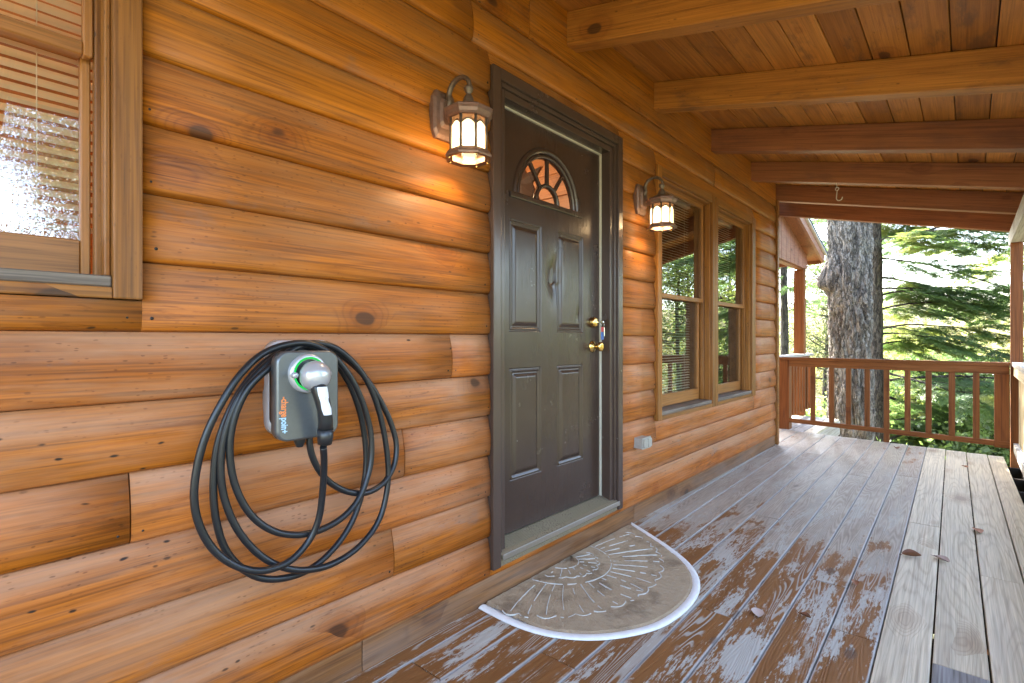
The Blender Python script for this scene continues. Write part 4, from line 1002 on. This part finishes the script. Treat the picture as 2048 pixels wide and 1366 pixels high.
# ------------------------------------------------------------------ doormat
mt = empty('doormat', (2.235, 1.25, 0), 'worn tan half-round coir doormat with shell pattern and white rim', 'doormat')
OUT = [(1.559, 1.566), (1.557, 1.355), (1.606, 1.180), (1.726, 1.030), (1.929, .917), (2.177, .893), (2.391, .938), (2.570, 1.055), (2.730, 1.255), (2.915, 1.566)]
oc = [Vector((a, b, 0)) for a, b in OUT]; oc = catmull(oc, 8); CM = Vector((2.235, 1.50, 0))
def inset(p, d):
    out = []
    for i, q in enumerate(p):
        t = (p[min(i + 1, len(p) - 1)] - p[max(i - 1, 0)]).normalized(); n_ = Vector((-t.y, t.x, 0)); out.append(q + n_ * d)
    return out
i1, i2, i3 = inset(oc, .010), inset(oc, .030), inset(oc, .040)
m = MB(); n = len(oc)
rings = [[(p.x, p.y, .001) for p in oc], [(p.x, p.y, .004) for p in oc], [(p.x, p.y, .009) for p in i1], [(p.x, min(p.y, 1.566), .0095) for p in i2], [(p.x, min(p.y, 1.566), .004) for p in i3]]
for a, b in zip(rings, rings[1:]): m.add(a + b, [(i, i + 1, n + i + 1, n + i) for i in range(n - 1)], True)
m.add(rings[0], [tuple(range(n))])
m.build('rubber_rim', M['white_rub'], mt)
# pile: fan of rings with a noisy top
NR = 46; vs = []; rr_ = random.Random(3)
edge = [Vector((min(max(p.x, 1.60), 2.875), min(p.y, 1.563), 0)) for p in inset(oc, .031)]
dense = catmull(edge, 3); n = len(dense); cc = Vector((2.235, 1.563, 0))
for q in range(NR + 1):
    f = q / NR
    for p in dense:
        w = cc.lerp(p, f); h = .013 + .0016 * mnoise.noise(Vector((w.x * 40, w.y * 40, 0))) + .0022 * mnoise.noise(Vector((w.x * 7, w.y * 7, 5))) + rr_.uniform(-.0011, .0011)
        if q == NR: h = .005; w = w + Vector((rr_.uniform(-.004, .004), rr_.uniform(-.004, .002), 0))
        vs.append((w.x, min(w.y, 1.564), h))
fs = [(q * n + i, q * n + i + 1, (q + 1) * n + i + 1, (q + 1) * n + i) for q in range(NR) for i in range(n - 1)]
pile = obj('coir_pile', npmesh('coir_pile', vs, fs, M['coir'], False), mt, (0, 0, 0))
def ribbon(pts, w=.006, h=.0155, br=0.12):
    """thin raised rubber line with worn gaps"""
    mm = MB(); pts = [Vector((p[0], p[1], 0)) for p in pts]
    for i in range(len(pts) - 1):
        if rr_.random() < br: continue
        a, b = pts[i], pts[i + 1]; t = (b - a).normalized(); nn = Vector((-t.y, t.x, 0)) * w / 2 * rr_.uniform(.55, 1.15)
        z = Vector((0, 0, h)); z0 = Vector((0, 0, h - .005))
        mm.add([a - nn * 1.6 + z0, b - nn * 1.6 + z0, b - nn + z, a - nn + z, a + nn + z, b + nn + z, b + nn * 1.6 + z0, a + nn * 1.6 + z0], [(0, 1, 2, 3), (3, 2, 5, 4), (4, 5, 6, 7)])
    return mm
mc = Vector((2.155, 1.560)); lines = []
def pol(r, a, sx=1.0): return (mc.x + r * sx * math.cos(R(a)), mc.y - r * math.sin(R(a)))
lines.append([pol(.085, a) for a in range(8, 173, 8)]); lines.append([pol(.245, a, 1.05) for a in range(2, 179, 5)])
for k in range(9):
    a = 18 + 18 * k; a2 = a + 14
    lines.append([pol(.09 + .085 * t, a + 3 * t) for t in np.linspace(0, 1, 5)]); lines.append([pol(.175 + .016 * math.sin(math.pi * t), a + 3 + 18 * t - 9) for t in np.linspace(0, 1, 6)])
for k in range(19):
    a = 6 + 9.0 * k
    lines.append([pol(.255 + .205 * t, a + (4 * t * t) * (1 if a < 90 else -1), 1.06 + .16 * t) for t in np.linspace(0, 1, 9)])
    lines.append([pol(.462 + .018 * math.sin(math.pi * t), a + 9 * t, 1.23) for t in np.linspace(0, 1, 6)] if k < 18 else [pol(.46, a, 1.23), pol(.46, a + 2, 1.23)])
rib = MB()
for l in lines:
    mm = ribbon(l, .0036, .0158, .22); rib.add(mm.v, mm.f)
tag(rib.build('pattern_line', M['matline'], mt), kind='stuff')

# ------------------------------------------------------------------ small things
def dead_leaf(x, y, s_, rz, col, label, curl=.5, rx=.2):
    m = MB(); n = 9; vs = []
    for i in range(n):
        t = i / (n - 1); w = s_ * .34 * math.sin(math.pi * min(1, t * .92 + .04)) ** .8
        for j in (-1, -.5, 0, .5, 1):
            vs.append((s_ * (t - .5), w * j * (1 - .25 * curl * abs(j)), .004 + s_ * curl * (.38 * abs(j) ** 1.5 * (w / (s_ * .34 + 1e-6)) + .30 * (t - .5) ** 2)))
    m.add(vs, [(i * 5 + j, i * 5 + j + 1, (i + 1) * 5 + j + 1, (i + 1) * 5 + j) for i in range(n - 1) for j in range(4)], True)
    m.tube([(s_ * .5, 0, .006), (s_ * .68, s_ * .05, .009)], .0016, 5)
    o = m.build('dead_leaf', col, None, (x, y, .0015), (rx * .3, 0, rz)); return tag(o, label, 'leaf', 'dead leaves on the deck boards')
lb = plain('brown_leaf', (.16, .065, .03), .7, var=.4, scale=60); lg = plain('pale_leaf', (.46, .36, .31), .7, var=.2, scale=60); lr = plain('rust_leaf', (.33, .15, .08), .7, var=.3, scale=60)
dead_leaf(2.302, .662, .075, .4, lg, 'large pale dry leaf lying on the worn brown boards', .25)
dead_leaf(3.441, .225, .085, 2.0, lb, 'dark brown curled leaf on the first new board', .9)
dead_leaf(3.484, .105, .080, .9, lg, 'greyish leaf lying across the gap between two new boards', .6)
dead_leaf(4.147, -.04, .085, .3, lr, 'flat tan leaf on the new boards farther down the deck', .4)
dead_leaf(2.403, .506, .045, 1.3, lb, 'tiny brown leaf scrap beside the large pale leaf', .7)
dead_leaf(2.875, .398, .055, .3, lr, 'small rusty leaf scrap on the painted border board', .7)
dead_leaf(6.716, .564, .10, .2, lb, 'brown leaf near the far end of the old boards', .6)
dead_leaf(6.155, .023, .06, .6, lr, 'little leaf on new boards near the far railing', .6)
hk = MB(); X_ = 5.243
hk.tube([(X_ - .006, .862, 2.505), (X_ - .012, .862, 2.49), (X_ - .012, .855, 2.465)], .004, 6)
hk.tube([(X_ - .012, .855 + .013 * math.cos(a), 2.452 + .013 * math.sin(a)) for a in np.linspace(.5 * math.pi, 2.5 * math.pi, 14)], .0035, 6)
hk.tube([(X_ - .012, .855, 2.440), (X_ - .012, .858, 2.40)] + [(X_ - .012, .838 + .022 * math.cos(a), 2.372 + .024 * math.sin(a)) for a in np.linspace(0.2, -math.pi * 1.05, 14)], .0042, 6)
tag(hk.build('plant_hook', M['hook'], None), 'pale metal plant hook hanging from a rafter', 'hook')

# ------------------------------------------------------------------ trees
rng = np.random.default_rng(11)
def trunk_mesh(name, base, top, r0, r1, mat, n=120, m=220, rough=.05, bulges=(), lean=None, fis=.03):
    base, top = Vector(base), Vector(top); V = np.zeros((m + 1, n, 3)); sd = rng.uniform(0, 90)
    for i in range(m + 1):
        t = i / m; c = base.lerp(top, t); r = r0 + (r1 - r0) * t + r0 * .25 * math.exp(-t * 14)
        for k in range(n):
            a = 2 * math.pi * k / n; d = Vector((math.cos(a), math.sin(a), 0)); p = c + d * r
            q = Vector((p.x * 8 + sd, p.y * 8, p.z * 1.5)); wv = mnoise.noise(Vector((p.x * 2, p.y * 2, p.z * 1.3 + sd))) * .9
            rid = abs(mnoise.noise(q + Vector((wv, wv, 0)))); rid2 = abs(mnoise.noise(Vector((p.x * 14 + sd, p.y * 14, p.z * 5)) + Vector((wv, 0, 0))))
            h = fis * (min(rid * 2.8, 1) - .5) + fis * .45 * (min(rid2 * 2.4, 1) - .5) + rough * mnoise.noise(Vector((p.x * 1.3, p.y * 1.3, p.z * .8 + sd)))
            h += .25 * fis * mnoise.noise(p * 26)
            for (bz, ba, bs, bh, bw) in bulges:
                da = (a - ba + math.pi) % (2 * math.pi) - math.pi; dz = c.z - bz
                h += bh * math.exp(-(da / bw) ** 2) * math.exp(-(dz / (bs if dz > 0 else bs * .45)) ** 2)
            V[i, k] = p + d * h
    Fq = [(i * n + k, i * n + (k + 1) % n, (i + 1) * n + (k + 1) % n, (i + 1) * n + k) for i in range(m) for k in range(n)]
    return npmesh(name, V.reshape(-1, 3), Fq, mat, True)

def ray_pt(u, v, d):
    t = (u - 1024) / F_PX; return Vector((d * (CY + t * SY), d * (SY - t * CY), EYE + (678 - v) / F_PX * d))
# spray template (flat frond of needle-clump diamonds)
def spray_template(seed, n_tw=11, L=.5, leaf=(.052, .013), dens=.026, droop=.25):
    g = np.random.default_rng(seed); V = []; 
    def leafq(p, d, nrm, l, w):
        s_ = np.cross(nrm, d); V.extend([p, p + d * l * .5 + s_ * w, p + d * l, p + d * l * .5 - s_ * w])
    def twig(p0, d0, ln):
        k = max(2, int(ln / dens))
        for i in range(k):
            t = i / k; p = p0 + d0 * ln * t + np.array([0, 0, -droop * .35 * (t * ln) ** 2 * 4])
            for sg in (-1, 1):
                a = sg * (.75 + g.uniform(-.3, .3)); c, s_ = math.cos(a), math.sin(a)
                d = np.array([d0[0] * c - d0[1] * s_, d0[0] * s_ + d0[1] * c, d0[2] + g.uniform(-.25, .15)]); d /= np.linalg.norm(d)
                nrm = np.array([g.uniform(-.5, .5), g.uniform(-.5, .5), 1.]); nrm /= np.linalg.norm(nrm)
                leafq(p, d, nrm, leaf[0] * g.uniform(.6, 1.2) * (1 - .4 * t), leaf[1] * g.uniform(.7, 1.2))
    for i in range(n_tw):
        t = .06 + .9 * i / n_tw; p = np.array([L * t, 0, -droop * L * t * t])
        for sg in (-1, 1):
            a = sg * (.9 + g.uniform(-.15, .15)); twig(p, np.array([math.cos(a), math.sin(a), -.1]), L * .5 * (1 - t) ** .75 * g.uniform(.7, 1.1) + .03)
    twig(np.array([L * .75, 0, -droop * L * .56]), np.array([.97, 0, -.25]), L * .3)
    return np.array(V, np.float32)
SPR = [spray_template(i) for i in range(4)]
SPR_L = [spray_template(i + 20, 7, .55, (.09, .026), .05) for i in range(3)]
def tuft_template(seed, n=46, l=.13, w=.0035):
    g = np.random.default_rng(seed); V = []
    for i in range(n):
        d = g.normal(size=3) + np.array([.9, 0, .1]); d /= np.linalg.norm(d); s_ = np.cross(d, g.normal(size=3)); s_ /= np.linalg.norm(s_)
        p = np.array([g.uniform(-.06, .08), 0, 0]); V.extend([p, p + d * l * .5 + s_ * w, p + d * l * g.uniform(.7, 1.2), p + d * l * .5 - s_ * w])
    return np.array(V, np.float32)
TUFT = [tuft_template(i) for i in range(3)]
def broad_template(seed, n=26, spread=.28, leaf=(.10, .038)):
    g = np.random.default_rng(seed); V = []
    for i in range(n):
        p = g.normal(size=3) * spread * np.array([1, .8, .45]); d = g.normal(size=3) * np.array([1, 1, .5]); d /= np.linalg.norm(d)
        s_ = np.cross(d, g.normal(size=3)); s_ /= np.linalg.norm(s_); l = leaf[0] * g.uniform(.6, 1.2); w = leaf[1] * g.uniform(.7, 1.2)
        V.extend([p, p + d * l * .5 + s_ * w, p + d * l, p + d * l * .5 - s_ * w])
    return np.array(V, np.float32)
FINE = [broad_template(i + 50, 70, .34, (.055, .017)) for i in range(4)]
BROAD = [broad_template(i) for i in range(4)]
def scatter(place, tmpl):
    """place: list of (pos, direction, roll, scale) -> verts"""
    out = []
    for (p, d, roll, sc) in place:
        d = np.array(d, float); d /= np.linalg.norm(d) + 1e-9
        up = np.array([0, 0, 1.]); s_ = np.cross(up, d); s_ /= np.linalg.norm(s_) + 1e-9; u_ = np.cross(d, s_)
        c, q = math.cos(roll), math.sin(roll); s2 = s_ * c + u_ * q; u2 = u_ * c - s_ * q
        T = tmpl[rng.integers(len(tmpl))]; out.append(T @ (np.stack([d, s2, u2]) * sc) + np.array(p))
    V = np.concatenate(out); F = np.arange(len(V), dtype=np.int32).reshape(-1, 4); return V, F

def conifer(name, base, height, r0, label, zlo, zhi, nbr, blen, az=(0, 2 * math.pi), tmpl=SPR, leafmat='hemlock', trunkmat='bark2', group=None, step=.20, elev=.08, droop=.10, cat='tree', tm=None):
    base = Vector(base); t = empty(name, base, label, cat, group)
    top = base + Vector((rng.uniform(-.3, .3), rng.uniform(-.3, .3), height))
    obj('trunk', tm or trunk_mesh('trunk', (0, 0, 0), top - base, r0, r0 * .25, M[trunkmat], 40, 90, .03, fis=.014), t, base)
    br = MB(); place = []
    for i in range(nbr):
        f = (i + rng.uniform(0, 1)) / nbr; z = zlo + (zhi - zlo) * f; tt = (z - base.z) / height
        p0 = base.lerp(top, tt); a = rng.uniform(*az); Lb = blen * rng.uniform(.6, 1.1) * (1 - .55 * max(0, tt))
        d = Vector((math.cos(a), math.sin(a), 0)); pts = []; e = elev + rng.uniform(-.28, .25)
        sw = rng.uniform(-.25, .25); per = Vector((-d.y, d.x, 0))
        for k in range(9):
            s_ = k / 8 * Lb; pts.append(p0 + d * s_ + per * sw * (s_ / Lb) ** 2 * Lb * .5 + Vector((0, 0, e * s_ - droop * s_ * s_ / Lb * 2.0 + .03 * mnoise.noise(Vector((s_ * 2, i, 0))))))
        br.tube(pts, [.022 * (1 - .85 * k / 8) * (Lb / 3) + .003 for k in range(9)], 5, False)
        for k in range(1, 9):
            s_ = k / 8
            for sg in (-1, 1):
                if rng.uniform() < .12: continue
                sl = Lb * .42 * (1 - s_ * .75) * rng.uniform(.6, 1.15); sa = math.atan2(d.y, d.x) + sg * rng.uniform(.55, .95)
                sdv = Vector((math.cos(sa), math.sin(sa), rng.uniform(-.38, .14))); q0 = pts[k]
                n_ = max(1, int(sl / step)); q1 = q0 + sdv * sl + Vector((0, 0, -.12 * sl))
                br.tube([q0, q0.lerp(q1, .5) + Vector((0, 0, .02)), q1], [.006, .004, .002], 4, False)
                for w in range(n_):
                    u_ = (w + .5) / n_; pp = q0.lerp(q1, u_)
                    for sg2 in (-1, 1):
                        aa = sa + sg2 * rng.uniform(.3, .9); place.append((tuple(pp), (math.cos(aa), math.sin(aa), rng.uniform(-.35, .05)), rng.uniform(-.35, .35), rng.uniform(.55, 1.0)))
                place.append((tuple(q1), tuple(sdv), 0, .8))
        place.append((tuple(pts[-1]), tuple(d), 0, 1.))
    obj('branch', br.mesh('branch', M[trunkmat]), t)
    V, F = scatter(place, tmpl)
    obj('crown', npmesh('crown', V - np.array(base), F, M[leafmat]), t, base)
    return t

def broadleaf(name, base, height, r0, label, zlo, crown_r, nl, leafmat='oakleaf', group=None, tmpl=BROAD, trunkmat='bark2', flat=.75, center=None, tm=None):
    base = Vector(base); t = empty(name, base, label, 'tree', group); top = base + Vector((rng.uniform(-.4, .4), rng.uniform(-.4, .4), height))
    obj('trunk', tm or trunk_mesh('trunk', (0, 0, 0), top - base, r0, r0 * .2, M[trunkmat], 36, 80, .03, fis=.014), t, base)
    br = MB(); place = []; nlim = 26
    for i in range(nlim):
        tt = zlo + (1 - zlo) * (i + .5) / nlim; p0 = base.lerp(top, tt); a = rng.uniform(0, 6.283); L = crown_r * rng.uniform(.6, 1.15) * (1.1 - .7 * abs(tt - (zlo + .3 * (1 - zlo)))) 
        d = Vector((math.cos(a), math.sin(a), rng.uniform(.1, .7))).normalized(); pts = [p0 + d * L * k / 6 + Vector((.12 * L * mnoise.noise(Vector((k, i, 0))), .12 * L * mnoise.noise(Vector((k, i, 7))), -.05 * L * (k / 6) ** 2)) for k in range(7)]
        br.tube(pts, [r0 * .28 * (1 - .85 * k / 6) + .004 for k in range(7)], 5, False)
        for k in range(1, 7):
            for q in range(3):
                e = pts[k] + Vector(rng.normal(size=3)) * L * .16; br.tube([pts[k], pts[k].lerp(e, .6) + Vector((0, 0, .03)), e], [.010, .006, .003], 4, False)
                for c in range(max(1, nl // (nlim * 18))):
                    pp = e + Vector(rng.normal(size=3)) * .28; place.append((tuple(pp), tuple(rng.normal(size=3)), rng.uniform(-1, 1), rng.uniform(.7, 1.25)))
    obj('branch', br.mesh('branch', M[trunkmat]), t); V, F = scatter(place, tmpl); obj('crown', npmesh('crown', V - np.array(base), F, M[leafmat]), t, base)
    return t

# the big trunk behind the far railing
tp = ray_pt(1700, 660, 8.6); DT = 8.6
big = empty('oak_tree', (tp.x, tp.y, gz(tp.x, tp.y)), 'massive old tree trunk with furrowed bark and a burl just beyond the far railing', 'tree')
cam_a = math.atan2(-tp.y, -tp.x)                              # direction from trunk towards the camera
left_a = cam_a - math.pi / 2 + .25
bz = gz(tp.x, tp.y) - .1
me = trunk_mesh('trunk', (.02, 0, 0), (.0, .0, 12), .318, .26, M['bark'], 230, 640, .03, ((2.08 - bz, left_a, .30, .22, .42),), None, .055)
obj('trunk', me, big, (tp.x, tp.y, bz))
# its crown, high above the porch
place = []; br = MB()
for i in range(22):
    a = rng.uniform(0, 6.283); z0 = rng.uniform(7.0, 11.5) + bz; p0 = Vector((tp.x, tp.y, z0)); d = Vector((math.cos(a), math.sin(a), rng.uniform(.15, .6))); L = rng.uniform(3, 6)
    pts = [p0 + d * L * k / 6 + Vector((.5 * mnoise.noise(Vector((k, i, 1))), .5 * mnoise.noise(Vector((k, i, 5))), 0)) for k in range(7)]
    br.tube(pts, [.11 * (1 - .85 * k / 6) + .01 for k in range(7)], 6, False)
    for k in range(3, 7):
        for q in range(9): place.append((tuple(pts[k] + Vector(rng.normal(size=3)) * .7), tuple(rng.normal(size=3)), rng.uniform(-1, 1), rng.uniform(1., 1.6)))
obj('branch', br.mesh('branch', M['bark']), big); V, F = scatter(place, BROAD); obj('crown', npmesh('crown', V, F, M['oakleaf']), big)

# hemlock whose limbs fill the view to the right of the big trunk
def at(u, d): 
    p = ray_pt(u, 678, d); return (p.x, p.y, gz(p.x, p.y) - .1)
RA = math.atan2(-CY, SY)                                       # azimuth of picture-right
conifer('hemlock_tree', at(1753, 10.4), 13, .15, 'dark hemlock just behind the big trunk spreading long drooping limbs to the right', -2.2, 5.8, 32, 4.0, (RA - 1.25, RA + .9), step=.17, elev=.10, droop=.13)
conifer('hemlock_tree', at(2120, 11.5), 11, .16, 'hemlock beyond the outer corner post with light green sprays', -3, 5.5, 22, 3.7, (0, 6.283), step=.21)
conifer('hemlock_tree', at(1905, 13.0), 3.9, .06, 'low young hemlock spreading its sprays below the level of the railing', -3.2, .5, 17, 2.3, (0, 6.283), step=.18)
conifer('pine_tree', at(1571, 17.), 12, .17, 'slim pine with a bare stem seen between wall and wing post', 1.9, 6.5, 30, 2.6, (0, 6.283), tmpl=TUFT, leafmat='pine', step=.17, elev=.2, droop=.05)
conifer('pine_tree', at(1694, 20.), 13, .18, 'soft pine hanging behind the wing roof and big trunk', 1.5, 8.5, 34, 3.2, (0, 6.283), tmpl=TUFT, leafmat='pine', step=.2, elev=.2, droop=.08)
# shrubs and saplings below deck level
for q, (u, d, h, cr) in enumerate(((1660, 11.5, 2.0, .9), (1800, 13, 2.6, 1.3), (1985, 12.5, 2.4, 1.3), (1870, 18, 3.2, 1.8), (2060, 9.5, 2.0, 1.2))):
    lab = ['small leafy shrub left of the big trunk below the deck', 'sunlit sapling right of the big trunk below the railing', 'yellow-green sapling below the right end of the railing', 'bushy sapling farther down the slope behind the railing', 'leafy sapling beside the outer corner of the deck'][q]
    broadleaf('sapling', at(u, d), h, .035, lab, .25, cr, 1500, 'shrub', 'saplings below the deck')
# woods in front of the porch, seen as reflections in the glass
tr0 = None
for q, (x, y, h, kind) in enumerate(((4.0, -13.5, 12, 0), (5.2, -19, 12, 0), (-3.5, -18, 12, 0), (9.5, -11, 11, 1), (15.5, -8.5, 11, 1), (21, -14, 12, 1), (27, -6, 10, 0), (30, 5.5, 9, 0), (36, 12, 10, 1))):
    b = (x, y, gz(x, y) - .1)
    if kind == 0: broadleaf('oak_tree', b, h, .16, ['thin leafed tree in front of the porch, mirrored in the leftmost window', 'tall loose oak beyond the outer railing', 'leafy oak left of the porch front', '', '', '', 'oak far beyond the deck corner', 'oak standing behind the big trunk in the sun', ''][q], .3, 5.2 if q == 0 else 3.2, 5600 if q == 0 else 500, 'oakleaf', 'woods round the porch', tmpl=FINE if q == 0 else BROAD)
    else: conifer('hemlock_tree', b, h, .15, ['', '', '', 'hemlock off the outer side of the deck', 'hemlock past the outer deck corner', 'distant hemlock on the slope to the right', '', '', 'distant hemlock behind the big trunk'][q], b[2] + 1, b[2] + h * .8, 30, 3.0, tmpl=SPR_L, step=.40, group='woods round the porch')
for x, y, h, lab in ((16, -3.6, 7.5, 'light green young maple beyond the outer railing'), (21, -5.2, 9, 'tall airy maple standing farther out beyond the railing'), (14, -6.5, 6, 'small airy maple off the outer side of the deck')):
    broadleaf('maple_tree', (x, y, gz(x, y) - .1), h - gz(x, y) * .5, .09, lab, .25, 2.3, 620, 'maple', 'maples off the porch')
# far wood on the hill: one mass of foliage
place = []
for i in range(5200):
    a = rng.uniform(-1.15, 1.0); r = rng.uniform(60, 105); x, y = r * math.cos(a), r * math.sin(a)
    h = rng.uniform(0, 1) ** .7 * 4.5; place.append(((x, y, gz(x, y) + h), tuple(rng.normal(size=3)), rng.uniform(-1, 1), rng.uniform(3.5, 6.5)))
V, F = scatter(place, BROAD)
tag(obj('far_woods', npmesh('far_woods', V, F, M['farleaf'])), kind='stuff')
